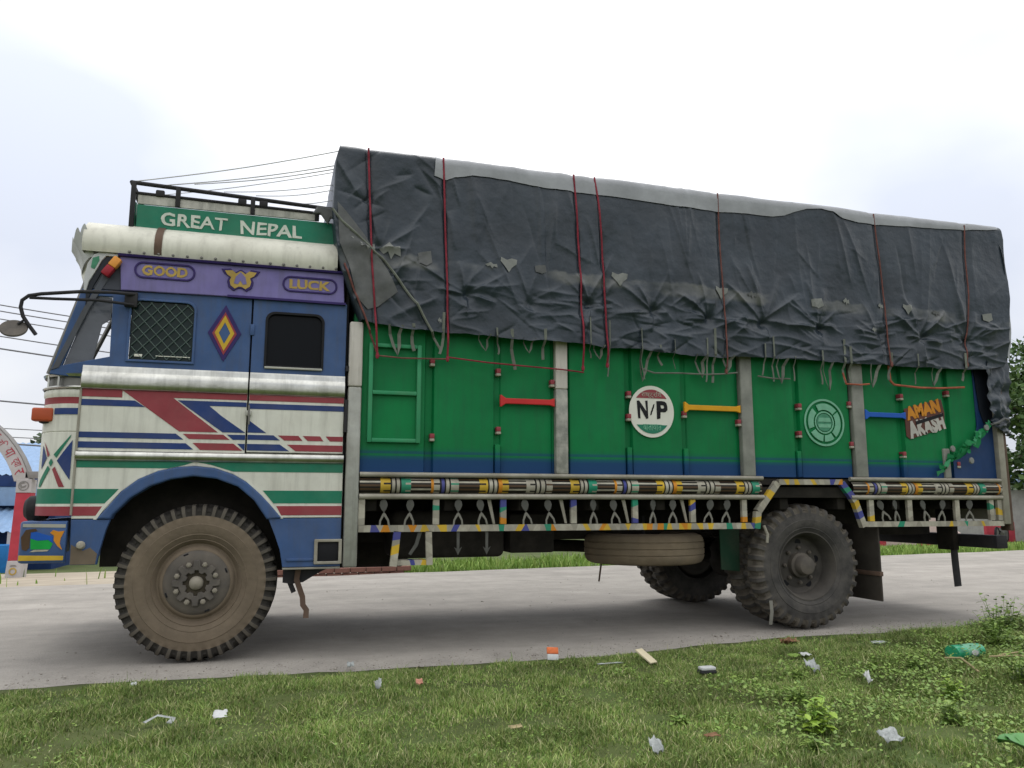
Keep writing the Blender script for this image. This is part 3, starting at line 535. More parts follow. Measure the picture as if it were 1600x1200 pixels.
# ---- cab front: wraps round the corners
def corner_xy(s):
    """plan outline of the cab nose; s in 0..1 from the near side to the far side"""
    A, B = 0.275, 0.30
    if s < 0.3: t = s / 0.3 * math.pi / 2; return (-0.787 - A * math.sin(t), B - B * math.cos(t))
    if s > 0.7: t = (1 - s) / 0.3 * math.pi / 2; return (-0.787 - A * math.sin(t), W - B + B * math.cos(t))
    t = (s - 0.3) / 0.4; return (-1.062 - 0.045 * math.sin(math.pi * t), B + t * (W - 2 * B))
SS = [0.3 * k / 12 for k in range(12)] + [0.3 + 0.4 * k / 10 for k in range(11)] + [0.7 + 0.3 * k / 12 for k in range(1, 13)]
def nose(name, rows, off=0.0, m=None, parent=T, ss=SS):
    """rows: (z, outward offset, material index of the band above)"""
    V = []; F = []; M = []; n = len(ss)
    for (z, o, _) in rows:
        for s in ss:
            x, y = corner_xy(s); e = 1e-3; a = corner_xy(max(0, s - e)); b = corner_xy(min(1, s + e)); tx, ty = b[0] - a[0], b[1] - a[1]; l = math.hypot(tx, ty) or 1
            V.append((x - ty / l * (o + off), y + tx / l * (o + off), z))
    for r in range(len(rows) - 1):
        for i in range(n - 1): F.append((r * n + i, (r + 1) * n + i, (r + 1) * n + i + 1, r * n + i + 1)); M.append(rows[r][2])
    me = bpy.data.meshes.new(name); me.from_pydata(V, [], F); me.polygons.foreach_set('material_index', M); me.update(); sharp(me, 40)
    return link(name, me, m, parent)
nose('nose_panel', [(0.975, 0.0, 1), (1.035, 0.0, 0), (1.052, 0.0, 2), (1.150, 0.0, 0), (1.52, 0.0, 0), (1.525, -0.006, 0), (1.53, 0.0, 0), (1.612, 0, 0), (1.705, 0.0, 0), (1.712, 0.0, 1), (1.757, 0.0, 0), (1.768, 0.006, 0), (1.80, 0.008, 0), (1.812, 0.0, 0)], m=['white_paint', 'maroon', 'stripe_green', 'navy'])
nose('nose_grille', [(1.812, 0.012, 0), (1.822, 0.02, 0), (1.832, 0.012, 1), (1.835, -0.01, 1), (1.893, -0.012, 1), (1.895, 0.012, 0), (1.912, 0.02, 0), (1.922, 0.0, 0), (1.925, -0.14, 0)], m=['chrome', 'steel_dark'])
for s in (0.10, 0.17): 
    x, y = corner_xy(s); tube('grille_stay', [(x - 0.008, y - 0.006, 1.815), (x - 0.008, y - 0.006, 1.91)], 0.008, 'chrome', T)
x, y = corner_xy(0.0); tube('corner_bead', [(x, y - 0.004, 0.98), (x, y - 0.004, 1.91)], 0.008, 'rail_grey', T)
def nose_decal(pts, m, off=0.004, name='painted_stripe'):
    """a flat painted shape, given by side elevation (x, z), wrapped on the nose corner"""
    bm = bmesh.new(); vs = [bm.verts.new((p[0], 0, p[1])) for p in pts]; bm.faces.new(vs)
    for k in range(1, 40):
        xx = -0.787 - 0.275 * math.sin(k / 40 * math.pi / 2)
        bmesh.ops.bisect_plane(bm, geom=bm.verts[:] + bm.edges[:] + bm.faces[:], plane_co=(xx, 0, 0), plane_no=(1, 0, 0))
    for v in bm.verts:
        t = math.asin(max(0, min(0.998, (-0.787 - v.co.x) / 0.275))); v.co.y = 0.30 - 0.30 * math.cos(t) - off * math.cos(t); v.co.x -= off * math.sin(t)
    bmesh.ops.recalc_face_normals(bm, faces=bm.faces[:])
    me = bpy.data.meshes.new(name); bm.to_mesh(me); bm.free(); return link(name, me, m, T)
nose_decal([(-0.945, 1.640), (-0.792, 1.640), (-0.792, 1.682), (-0.945, 1.682)], 'navy')
# crossed ribbons on the corner panel
nose_decal([(-1.0007, 1.4647), (-0.9525, 1.3734), (-0.9662, 1.3573)], 'maroon')
nose_decal([(-0.9111, 1.2949), (-0.8411, 1.1616), (-0.8756, 1.1616), (-0.9268, 1.2766)], 'maroon')
nose_decal([(-0.8214, 1.5077), (-0.8264, 1.4863), (-0.9052, 1.3519), (-0.9249, 1.3734)], 'stripe_green')
nose_decal([(-0.9593, 1.3014), (-0.9426, 1.2798), (-1.0056, 1.1616), (-1.0214, 1.1616), (-1.0115, 1.2067)], 'stripe_green')
nose_decal([(-0.8116, 1.4701), (-0.8116, 1.2067), (-0.9002, 1.3336)], 'navy')
nose_decal([(-1.0096, 1.4379), (-0.9722, 1.3519), (-1.0096, 1.2766)], 'navy')
nose_decal([(-0.9544, 1.3196), (-0.9396, 1.3486), (-0.9249, 1.3228), (-0.9396, 1.2949)], 'stripe_green')
# orange turn lamp on the corner
il = box('turn_lamp', -1.085, -0.955, 0.055, 0.135, 1.595, 1.685, 'orange', T, 0.014, seg=3)
box('lamp_base', -1.045, -0.94, 0.09, 0.20, 1.585, 1.612, 'black_iron', T, 0.006)
# windscreen, pillars, header
def ws(s, z):
    x, y = corner_xy(s); t = (z - 1.92) / 0.72; k = 0.55
    return (-0.787 + (x + 0.787) * (1 - 0.55 * max(0, t)) + 0.105 * t + 0.0, 0.03 + y * 0.975, z)
V = []; F = []; zz = [1.925, 2.1, 2.3, 2.5, 2.64]; ssw = [0.16 + 0.68 * k / 24 for k in range(25)]
for z in zz:
    for s in ssw: V.append(ws(s, z))
n = len(ssw)
for r in range(len(zz) - 1):
    for i in range(n - 1): F.append((r * n + i, (r + 1) * n + i, (r + 1) * n + i + 1, r * n + i + 1))
pyd('windscreen', V, F, 'glass_clear', T, ang=40)
for s in (0.16, 0.84): tube('windscreen_pillar', [ws(s, z) for z in (1.915, 2.1, 2.3, 2.5, 2.66)], 0.018, 'steel_dark', T)
tube('windscreen_pillar', [ws(0.5, z) for z in (1.915, 2.3, 2.66)], 0.018, 'steel_dark', T)
for s, yy in ((0.06, 0.0), (0.94, W)): tube('corner_pillar', [(-0.993, 0.02 if yy == 0 else W - 0.02, 1.905), (-0.895, 0.02 if yy == 0 else W - 0.02, 2.26), (-0.80, 0.02 if yy == 0 else W - 0.02, 2.61)], 0.016, 'steel_dark', T)
for sy in (0, 1):
    # blade between side and windscreen
    Y0 = 0.012 if sy == 0 else W - 0.012; a = [ws(0.16 if sy == 0 else 0.84, z) for z in (1.915, 2.3, 2.66)]; b = [(-0.985, Y0, 1.905), (-0.885, Y0, 2.28), (-0.80, Y0, 2.60)]
    pyd('pillar_panel', b + a, [(0, 1, 4, 3), (1, 2, 5, 4)], 'cab_blue', T)
V = []; F = []; prof = [(2.60, 0.0, 0), (2.66, 0.02, 0), (2.74, 0.03, 0), (2.80, 0.02, 0)]
for z, o, _ in prof:
    for s in SS:
        x, y = corner_xy(s); V.append((-0.60 + (x + 0.787) * 1.0 - o + (0.0 if s in (0, 1) else 0) - 0.02 * (1 - abs(2 * s - 1)), 0.0 + y * 1.0, z))
n = len(SS)
for r in range(3):
    for i in range(n - 1): F.append((r * n + i, (r + 1) * n + i, (r + 1) * n + i + 1, r * n + i + 1))
pyd('windscreen_header', V, F, 'white_paint', T, ang=40)
RO = [(-0.61, 2.755), (-0.719, 2.770), (-0.772, 2.742), (-0.807, 2.675), (-0.82, 2.593), (-0.821, 2.494)]; RI = [(-0.61, 2.735), (-0.696, 2.735), (-0.721, 2.701), (-0.755, 2.621), (-0.79, 2.55), (-0.807, 2.468)]; RD = [(-0.61, 2.69), (-0.687, 2.667), (-0.723, 2.61), (-0.764, 2.516), (-0.785, 2.434), (-0.801, 2.379)]
mirror(shape('header_side', [RO + RI[::-1]], -0.018, 0.03, 'crest', T, bev=0.004)); mirror(shape('header_seal', [[(x + .001, z - .001) for x, z in RI] + RD[::-1]], -0.010, 0.03, 'header_seal', T, bev=0.003))
shape('header_paint', [[(-0.778, 2.714), (-0.74, 2.730), (-0.735, 2.700), (-0.762, 2.635), (-0.785, 2.645)]], -0.0205, -0.0185, 'pale_green_dim', T)
mirror(shape('corner_pillar_plate', [[(-0.690, 2.655), (-0.648, 2.632), (-0.776, 2.363), (-0.93, 1.95), (-0.975, 1.93), (-0.822, 2.342)]], -0.006, 0.004, 'pillar_grey', T, bev=0.002))
# roof: rounded white edge
prof = [(-0.035, 2.758), (-0.052, 2.80), (-0.050, 2.85), (-0.028, 2.905), (0.02, 2.955), (0.09, 2.998), (0.20, 3.025), (0.40, 3.05), (0.9, 3.075)]
full = prof + [(W - y, z) for (y, z) in prof[::-1]]
V = []; F = []; xs = [-0.845 + 1.70 * k / 40 for k in range(41)]; n = len(full)
for x in xs:
    k = 0.006 * float(perlin(np.array([x * 3.1]), np.array([0.7]), 8)[0])
    for (y, z) in full: V.append((x, y + (k if y < 1 else -k), z + k))
for i in range(len(xs) - 1):
    for j in range(n - 1): F.append((i * n + j, i * n + j + 1, (i + 1) * n + j + 1, (i + 1) * n + j))
F.append(tuple(range(n))); F.append(tuple(40 * n + j for j in range(n))[::-1])
pyd('roof', V, [f[::-1] for f in F], 'roof_white', T, ang=60)
V = [];
strap_p = [(y - 0.006, z + 0.006) for (y, z) in prof[:7]]
V = [(x, y, z) for x in (-0.395, -0.345) for (y, z) in strap_p]; n = 7
pyd('roof_strap', V, [(j, n + j, n + j + 1, j + 1) for j in range(n - 1)], 'rust', T, ang=60)
for k in range(16):
    xx = -0.55 + k * 0.093; lathe('rivet', [(0.0, -0.008), (0.008, -0.006), (0.011, 0.0)], 'steel_dark', T, 8, loc=(xx, -0.040, 2.772))
# scalloped metal crest over the windscreen
V = []; F = []; NN = 120; rows = 6
for r in range(rows):
    t = r / (rows - 1)
    for i in range(NN + 1):
        s = i / NN; lob = abs(math.sin((s + 0.045) / 1.09 * math.pi * 12)) ** 0.5
        cxx, cyy = corner_xy(s); e_ = min(s, 1 - s) / 0.26; e_ = min(1, e_); h = 0.125 + 0.095 * lob; dr = 0.085 * e_ * e_ * (3 - 2 * e_)
        V.append((-0.775 + (cxx + 0.787) * 0.42 - 0.035 * t - 0.03 * t * t - 0.01 * t * e_, cyy - 0.03 * t * (1 - 2 * s), 2.728 - dr + h * t))
for r in range(rows - 1):
    for i in range(NN): a = r * (NN + 1) + i; F.append((a, a + NN + 1, a + NN + 2, a + 1))
pyd('roof_crest', V, F, 'crest', T, ang=60)
# clearance lamp, two-tone
lm = box('clearance_lamp', -0.028, 0.028, -0.03, 0.03, 0.0, 0.075, 'amber', T, 0.008, loc=(-0.653, -0.035, 2.655), rot=(0, R(33), 0)); l2 = box('clearance_lamp', -0.028, 0.028, -0.03, 0.03, -0.075, -0.001, 'lamp_red', T, 0.008, loc=(-0.653, -0.035, 2.655), rot=(0, R(33), 0))
# mirror arms and mirror
MA = [(-0.50, -0.03, 2.475), (-0.62, -0.10, 2.462), (-0.80, -0.17, 2.435), (-1.02, -0.20, 2.395), (-1.09, -0.20, 2.378), (-1.125, -0.20, 2.345), (-1.130, -0.20, 2.30), (-1.112, -0.20, 2.24), (-1.075, -0.20, 2.185), (-1.03, -0.20, 2.125)]
tube('mirror_arm', MA, 0.012, 'black_iron', T); tube('mirror_arm', [(-0.50, -0.03, 2.40), (-0.70, -0.14, 2.392), (-0.95, -0.19, 2.37), (-1.085, -0.20, 2.365)], 0.010, 'black_iron', T)
box('mirror_bracket', -0.56, -0.48, -0.036, -0.007, 2.385, 2.49, 'black_iron', T, 0.006)
mr = lathe('mirror', [(0.0, -0.016), (0.045, -0.014), (0.07, -0.006), (0.073, 0.004), (0.068, 0.010), (0.0, 0.010)], 'hub_grey', T, 36, axis='Z', loc=(-1.155, -0.21, 2.155)); mr.rotation_euler = (R(62), R(-8), R(12)); mr.scale = (1.1, 0.92, 1)
tube('mirror_stem', [(-1.105, -0.20, 2.215), (-1.135, -0.207, 2.185)], 0.008, 'black_iron', T)
# front bumper
def bumper_xy(s):
    r = 0.05; xf_, y0 = -1.075, -0.028
    if s <= 0.3: return (-0.80 + (xf_ + r + 0.80) * s / 0.3, y0)
    if s <= 0.4: t = (s - 0.3) / 0.1 * math.pi / 2; return (xf_ + r - r * math.sin(t), y0 + r - r * math.cos(t))
    if s <= 0.6: t = (s - 0.4) / 0.2; return (xf_ - 0.05 * math.sin(math.pi * t), y0 + r + t * (W - 2 * (y0 + r)))
    x, y = bumper_xy(1 - s); return (x, W - y)
sb = [0.3 * k / 6 for k in range(6)] + [0.3 + 0.1 * k / 6 for k in range(6)] + [0.4 + 0.2 * k / 10 for k in range(11)]; sb = sb + [1 - q for q in sb[-12::-1]]
V = []; F = []; bp = [(0.675, 0.02), (0.680, 0.006), (0.692, 0.0), (0.925, 0.0), (0.937, 0.006), (0.942, 0.02), (0.942, 0.12), (0.675, 0.12)]; n = len(sb)
for z, o in bp:
    for s in sb:
        x, y = bumper_xy(s); e = 1e-3; a = bumper_xy(max(0, s - e)); b = bumper_xy(min(1, s + e)); tx, ty = b[0] - a[0], b[1] - a[1]; l = math.hypot(tx, ty)
        V.append((x + ty / l * min(o, 0.045), y - tx / l * min(o, 0.045), z))
m_ = len(bp)
for r in range(m_):
    for i in range(n - 1): F.append((r * n + i, ((r + 1) % m_) * n + i, ((r + 1) % m_) * n + i + 1, r * n + i + 1))
F.append(tuple(r * n for r in range(m_))); F.append(tuple(r * n + n - 1 for r in range(m_))[::-1])
bump_o = pyd('front_bumper', V, F, 'cab_blue', T, ang=40)
def bump_decal(pts, m, off):
    return shape('bumper_art', [[(max(-1.072, x), z) for x, z in pts]], -0.028 - off, -0.026, m, bump_o)
bump_decal([(-1.06, 0.694), (-0.805, 0.694), (-0.805, 0.722), (-1.06, 0.728)], 'yellow', 0.002)
bump_decal([(-1.05, 0.905), (-0.805, 0.900), (-0.805, 0.922), (-1.05, 0.926)], 'galvanised', 0.002)
bump_decal([(-0.995, 0.765), (-0.885, 0.765), (-0.872, 0.80), (-0.90, 0.822), (-0.96, 0.818), (-1.0, 0.832)], 'fish_green', 0.003)
bump_decal([(-1.0, 0.833), (-0.96, 0.820), (-0.90, 0.824), (-0.872, 0.803), (-0.875, 0.845), (-0.935, 0.862), (-0.97, 0.875), (-1.0, 0.87)], 'bar_blue', 0.003)
bump_decal([(-0.868, 0.82), (-0.845, 0.785), (-0.815, 0.758), (-0.832, 0.80), (-0.828, 0.835), (-0.810, 0.880), (-0.845, 0.876), (-0.875, 0.886), (-0.892, 0.868), (-0.868, 0.85)], 'letter_orange', 0.0035)
bump_decal([(-1.045, 0.765), (-1.02, 0.755), (-1.003, 0.775), (-1.003, 0.872), (-0.965, 0.88), (-0.975, 0.895), (-1.03, 0.888), (-1.055, 0.84)], 'deco_brown', 0.003)
bump_decal([(-1.0, 0.748), (-0.975, 0.762), (-0.89, 0.762), (-0.90, 0.752)], 'deco_white', 0.003)
hl = lathe('headlamp', [(0.0, -0.05), (0.06, -0.045), (0.085, -0.02), (0.09, 0.06), (0.07, 0.09)], 'black_iron', T, 28, loc=(-1.10, 0.36, 1.02)); hl.rotation_euler = (0, 0, R(-90))
h2 = lathe('headlamp', [(0.0, -0.05), (0.06, -0.045), (0.085, -0.02), (0.09, 0.06), (0.07, 0.09)], 'black_iron', T, 28, loc=(-1.10, W - 0.36, 1.02)); h2.rotation_euler = (0, 0, R(-90))
# cab inside and back
box('cab_back', 0.935, 0.955, 0.03, W - 0.03, 0.8, 2.95, 'interior', T, 0)
box('cab_floor', -0.76, 0.93, 0.03, W - 0.03, 1.30, 1.34, 'interior', T, 0)
box('dashboard', -0.98, -0.72, 0.12, W - 0.12, 1.55, 1.90, 'interior', T, 0.04)
box('seat', 0.05, 0.55, 0.2, W - 0.2, 1.35, 1.70, 'interior', T, 0.05); box('seat_back', 0.50, 0.65, 0.2, W - 0.2, 1.70, 2.35, 'interior', T, 0.05)
box('sky_block_panel', -0.62, 0.93, 0.9, 0.93, 1.34, 2.75, 'interior', T, 0)  # added panel: blocks sky from the far windows so near ones stay dark
st = tube('steering_wheel', [(-0.60 + 0.08 * math.sin(R(a)), W - 0.55 + 0.21 * math.cos(R(a)), 1.98 + 0.20 * math.sin(R(a))) for a in range(0, 360, 15)], 0.012, 'black', T, cyclic=True)
box('ceiling_lining', -0.80, 0.93, 0.03, W - 0.03, 2.70, 2.73, 'interior', T, 0)
for Y0 in (0.06, W - 0.40): box('wheel_housing', -0.66, 0.62, Y0 + 0.28, Y0 + 0.34, 0.62, 1.30, 'underbody', T, 0) if Y0 < 1 else box('wheel_housing', -0.66, 0.62, Y0, Y0 + 0.06, 0.62, 1.30, 'underbody', T, 0)
# ---- roof luggage carrier
CY = 0.09
cb = shape('carrier_board', [[(-0.545, 2.985), (0.86, 2.965), (0.86, 3.165), (-0.545, 3.165)]], CY, CY + 0.02, 'stripe_green', T, bev=0.003); mirror(cb)
cw = shape('carrier_strip', [[(-0.545, 3.172), (0.70, 3.172), (0.70, 3.225), (-0.545, 3.240)]], CY + 0.004, CY + 0.02, 'post_paint', T, bev=0.002); mirror(cw)
for wd, xa, xb, ht in (('GREAT', -0.385, 0.065, 0.098), ('NEPAL', 0.155, 0.595, 0.098)):
    text('lettering', wd, 0.1, (xa + xb) / 2, 3.073 if wd == 'GREAT' else 3.066, CY - 0.003, 'letter_white', cb, fit=(xb - xa, ht), off=0.0022)
for yy in (CY + 0.005, W - CY - 0.005):
    tube('carrier_rail', [(-0.59, yy, 3.325), (0.0, yy, 3.305), (0.86, yy, 3.275)], 0.016, 'black_iron', T); tube('carrier_rail', [(-0.57, yy, 3.250), (0.86, yy, 3.232)], 0.012, 'black_iron', T)
    for xx, hz in ((-0.575, 3.325), (-0.28, 3.315), (0.235, 3.295), (0.70, 3.28)):
        z0 = 2.98 if xx < -0.5 else 3.17
        box('carrier_post', xx - 0.016, xx + 0.016, yy - 0.02, yy + 0.008, z0, hz, 'black_iron', T, 0.004)
    for xx in (-0.40, 0.16, 0.31): box('carrier_cleat', xx - 0.03, xx + 0.03, yy - 0.018, yy + 0.01, 3.235, 3.285, 'black_iron', T, 0.01)
tube('carrier_rail', [(-0.59, CY, 3.325), (-0.59, W - CY, 3.325)], 0.016, 'black_iron', T); tube('carrier_rail', [(-0.57, CY, 3.25), (-0.57, W - CY, 3.25)], 0.012, 'black_iron', T)
box('carrier_front_board', -0.575, -0.555, CY + 0.03, W - CY - 0.03, 3.03, 3.19, 'stripe_green', T, 0.003)
box('carrier_floor', -0.55, 0.85, 0.12, W - 0.12, 3.085, 3.10, 'black_iron', T, 0)
# ---- chassis
for yy in (0.78, W - 0.86): box('chassis_rail', -0.95, 6.9, yy, yy + 0.08, 0.74, 0.99, 'underbody', T, 0.006)
for xx in (-0.7, 0.9, 2.3, 3.9, 5.9, 6.85): box('cross_member', xx, xx + 0.1, 0.86, W - 0.86, 0.76, 0.95, 'underbody', T, 0.004)
for yy in (0.62, 1.22, W - 0.66): box('runner', 1.06, 7.0, yy, yy + 0.10, 0.99, 1.10, 'underbody', T, 0.004)
for k in range(11): box('cross_bearer', 1.12 + k * 0.585, 1.20 + k * 0.585, 0.06, W - 0.06, 1.00, 1.098, 'underbody', T, 0.003)
box('engine_sump', -0.55, 0.75, 0.9, 1.55, 0.52, 1.0, 'underbody', T, 0.06); box('gearbox', 0.75, 1.6, 1.0, 1.45, 0.52, 0.9, 'underbody', T, 0.06)
tube('propeller_shaft', [(1.6, 1.22, 0.70), (3.2, 1.22, 0.66), (4.6, 1.22, 0.56)], 0.055, 'underbody', T, 12)
box('fuel_tank', 1.35, 2.25, 0.30, 0.76, 0.635, 1.0, 'underbody', T, 0.05, seg=3); box('battery_box', 2.30, 2.68, 0.34, 0.76, 0.66, 0.97, 'underbody', T, 0.02)
tube('air_tank', [(2.1, 1.75, 0.74), (2.15, 1.75, 0.74), (2.95, 1.75, 0.74), (3.0, 1.75, 0.74)], 0.13, 'underbody', T, 16, rad=[0.09, 0.13, 0.13, 0.09])
box('tool_box', 1.10, 2.2, W - 0.76, W - 0.30, 0.64, 0.98, 'underbody', T, 0.03)
for yy in (0.70, W - 0.70):
    for k in range(6):
        L_ = 0.62 - 0.075 * k; tube('leaf_spring', [(4.87 + L_ * t, yy, 0.70 - 0.018 * k + 0.10 * t * t * (L_ / 0.62) ** 2) for t in np.linspace(-1, 1, 9)], 0.04, 'underbody', T, 6, flat=(0.04, 0.009))
        tube('leaf_spring', [(0.0 + L_ * t, yy, 0.70 - 0.016 * k + 0.08 * t * t * (L_ / 0.62) ** 2) for t in np.linspace(-1, 1, 9)], 0.04, 'underbody', T, 6, flat=(0.04, 0.008))
tube('rear_axle', [(4.87, 0.30, 0.525), (4.87, 0.95, 0.525), (4.87, 1.1, 0.525), (4.87, 1.34, 0.525), (4.87, 1.5, 0.525), (4.87, W - 0.3, 0.525)], 0.09, 'underbody', T, 16, rad=[0.085, 0.085, 0.20, 0.20, 0.085, 0.085])
tube('front_axle', [(0, 0.25, 0.5), (0, 0.5, 0.46), (0, W - 0.5, 0.46), (0, W - 0.25, 0.5)], 0.06, 'underbody', T, 10)
# torn flaps behind the front wheel
tube('hanging_strap', [(0.665, 0.10, 0.60), (0.655, 0.10, 0.52), (0.70, 0.10, 0.40), (0.705, 0.10, 0.345), (0.73, 0.10, 0.31), (0.728, 0.10, 0.255)], 0.02, 'rust', T, 6, flat=(0.006, 0.022))
tube('hanging_strap', [(0.60, 0.14, 0.60), (0.61, 0.14, 0.50), (0.64, 0.14, 0.43)], 0.02, 'black_iron', T, 6, flat=(0.006, 0.02))
shape('torn_flap', [[(0.56, 0.50), (0.62, 0.49), (0.70, 0.50), (0.80, 0.56), (0.88, 0.60), (0.56, 0.60)]], 0.12, 0.13, 'black_iron', T)
tube('hanging_strap', [(3.35, 0.9, 0.66), (3.33, 0.9, 0.55), (3.30, 0.9, 0.36)], 0.008, 'rust', T, 6)
# ---- wheels
def tyre(name, parent, mats, r=0.525, wd=0.27, lugs=46, lug_d=0.020, drop=0.045, seed=0, flip=False):
    """one moulded tyre: lathed body whose shoulders carry alternating tread lugs"""
    P = [(0.272, 0.052, 0), (0.283, 0.036, 0), (0.300, 0.022, 0), (0.318, 0.013, 0), (0.322, 0.009, 0), (0.328, 0.011, 0), (0.345, 0.003, 0), (0.375, 0.0, 0), (0.392, -0.002, 0), (0.396, 0.002, 0), (0.410, 0.003, 0), (0.436, 0.008, 0), (0.450, 0.011, 1), (0.470, 0.015, 1), (0.490, 0.021, 2), (0.507, 0.034, 2), (0.5135, 0.052, 2), (0.517, 0.090, 2), (0.518, 0.120, 3), (0.5185, wd / 2, 3)]
    full = P + [(a, wd - b, c) for (a, b, c) in P[-2::-1]]
    sub = 6; S = lugs * sub; n = len(full); V = []; F = []; M = []
    for k in range(S):
        t = 2 * math.pi * k / S; c, s = math.cos(t), math.sin(t); ph = k % sub
        for i, (a, h, z) in enumerate(full):
            far = h > wd / 2; p2 = (ph + (3 if far else 0)) % sub; high = p2 in (0, 1, 2)
            rr = a * r / 0.5285; hh = h; jit = 0.002 * math.sin(k * 12.9898 + i * 78.233)
            if z == 2: rr += (0.009 if high else -lug_d * 0.5)
            if z == 1: hh += ((-0.008 if high else 0.008) if a > 0.46 else (-0.003 if high else 0.004)) * (-1 if far else 1)
            if z == 3: rr += (0.010 if (k // sub) % 2 == (0 if not far else 1) or high else -lug_d * 0.5)
            V.append((rr * c, hh + jit * (z == 2), rr * s))
    for k in range(S):
        j = (k + 1) % S
        for i in range(n - 1):
            F.append((k * n + i, j * n + i, j * n + i + 1, k * n + i + 1)); gap = ((k + (3 if full[i][1] > wd / 2 else 0)) % sub) in (2, 3, 4, 5); M.append((2 if gap else 1) if max(full[i][2], full[i + 1][2]) >= 1 and min(full[i][2], full[i + 1][2]) >= 1 else 0)
    me = bpy.data.meshes.new(name); me.from_pydata(V, [], F); me.polygons.foreach_set('material_index', M); me.update(); sharp(me, 32)
    return link(name, me, mats, parent)
def nuts(parent, n, rad, y, m='nut', a0=0.0, h=0.035):
    me = None
    for k in range(n):
        t = a0 + 2 * math.pi * k / n
        if me is None: o = lathe('wheel_nut', [(0.0, -h), (0.009, -h), (0.011, -h * 0.75), (0.017, -h * 0.7), (0.018, 0.0)], m, parent, 6, ang=20); me = o.data
        else: o = bpy.data.objects.new('wheel_nut', me); COL.objects.link(o); o.parent = parent
        o.location = (rad * math.cos(t), y, rad * math.sin(t))
def gear(rin, rout, n, k=8):
    P = []
    for i in range(n):
        for (da, rr) in ((-0.5, rin), (-0.28, rin), (-0.16, rout), (0.16, rout), (0.28, rin)):
            t = 2 * math.pi * (i + da) / n; P.append((rr * math.cos(t), rr * math.sin(t)))
    return P
def front_wheel(loc, face):
    w_ = empty('wheel', loc=loc); w_.parent = T
    if face < 0: w_.rotation_euler = (0, 0, math.pi)
    tyre('tyre', w_, ['rubber_mud', 'rubber_tread', 'rubber_gap'])
    lathe('rim', [(0.262, 0.075), (0.272, 0.055), (0.286, 0.040), (0.290, 0.030), (0.284, 0.026), (0.272, 0.040), (0.258, 0.060), (0.246, 0.058), (0.232, 0.036), (0.224, 0.028), (0.214, 0.026)], 'rim_mud', w_, 64)
    lathe('wheel_disc', [(0.216, 0.030), (0.205, 0.016), (0.188, 0.004), (0.150, -0.004), (0.095, -0.004), (0.09, 0.0)], 'rim_grey', w_, 64)
    for k in range(8):
        t = 2 * math.pi * (k + 0.5) / 8; box('hand_hole', -0.016, 0.016, -0.004, 0.004, -0.006, 0.006, 'black', w_, 0.002, loc=(0.200 * math.cos(t), 0.012, 0.200 * math.sin(t)), rot=(0, -t - math.pi / 2, 0)) if k % 2 == 0 else None
    shape('hub', [gear(0.112, 0.152, 8), gear(0.066, 0.084, 8)[::-1]], -0.028, -0.003, 'hub_grey', w_, bev=0.006)
    lathe('hub_recess', [(0.09, -0.006), (0.05, -0.002), (0.0, -0.002)], 'hub_dark', w_, 32)
    lathe('hub_cap', [(0.0, -0.070), (0.014, -0.068), (0.032, -0.058), (0.043, -0.040), (0.046, -0.004)], 'nut', w_, 32)
    nuts(w_, 8, 0.131, -0.026, a0=math.pi / 8)
    return w_
front_wheel((0, 0.02, 0.525), 1); front_wheel((0, W - 0.02, 0.525), -1)
def rear_wheel(loc, face, outer=True):
    w_ = empty('wheel', loc=loc); w_.parent = T
    if face < 0: w_.rotation_euler = (0, 0, math.pi)
    tyre('tyre', w_, ['rubber_grey', 'rubber_grey', 'rubber_tread'], lugs=34, lug_d=0.030, wd=0.26)
    lathe('rim', [(0.258, 0.08), (0.272, 0.052), (0.288, 0.034), (0.290, 0.024), (0.280, 0.024), (0.268, 0.045), (0.256, 0.075), (0.246, 0.12), (0.238, 0.16), (0.225, 0.172)], 'rim_dark', w_, 64)
    lathe('wheel_disc', [(0.228, 0.170), (0.195, 0.176), (0.165, 0.162), (0.120, 0.158), (0.0, 0.158)], 'rim_dark', w_, 64)
    if outer:
        for k in range(5):
            t = 2 * math.pi * (k + 0.2) / 5; lathe('hand_hole', [(0.0, 0.0), (0.03, 0.001)], 'black', w_, 16, loc=(0.190 * math.cos(t), 0.170, 0.190 * math.sin(t)))
        lathe('hub', [(0.0, 0.020), (0.050, 0.022), (0.072, 0.032), (0.080, 0.05), (0.084, 0.10), (0.105, 0.112), (0.108, 0.160)], 'rim_grey', w_, 40)
        nuts(w_, 8, 0.148, 0.160, m='rim_grey')
    return w_
for yy, f in ((0.02, 1), (0.32, 1)): rear_wheel((4.87, yy, 0.525), f, yy < 0.1)
for yy, f in ((W - 0.02, -1), (W - 0.32, -1)): rear_wheel((4.87, yy, 0.525), f, yy > W - 0.1)
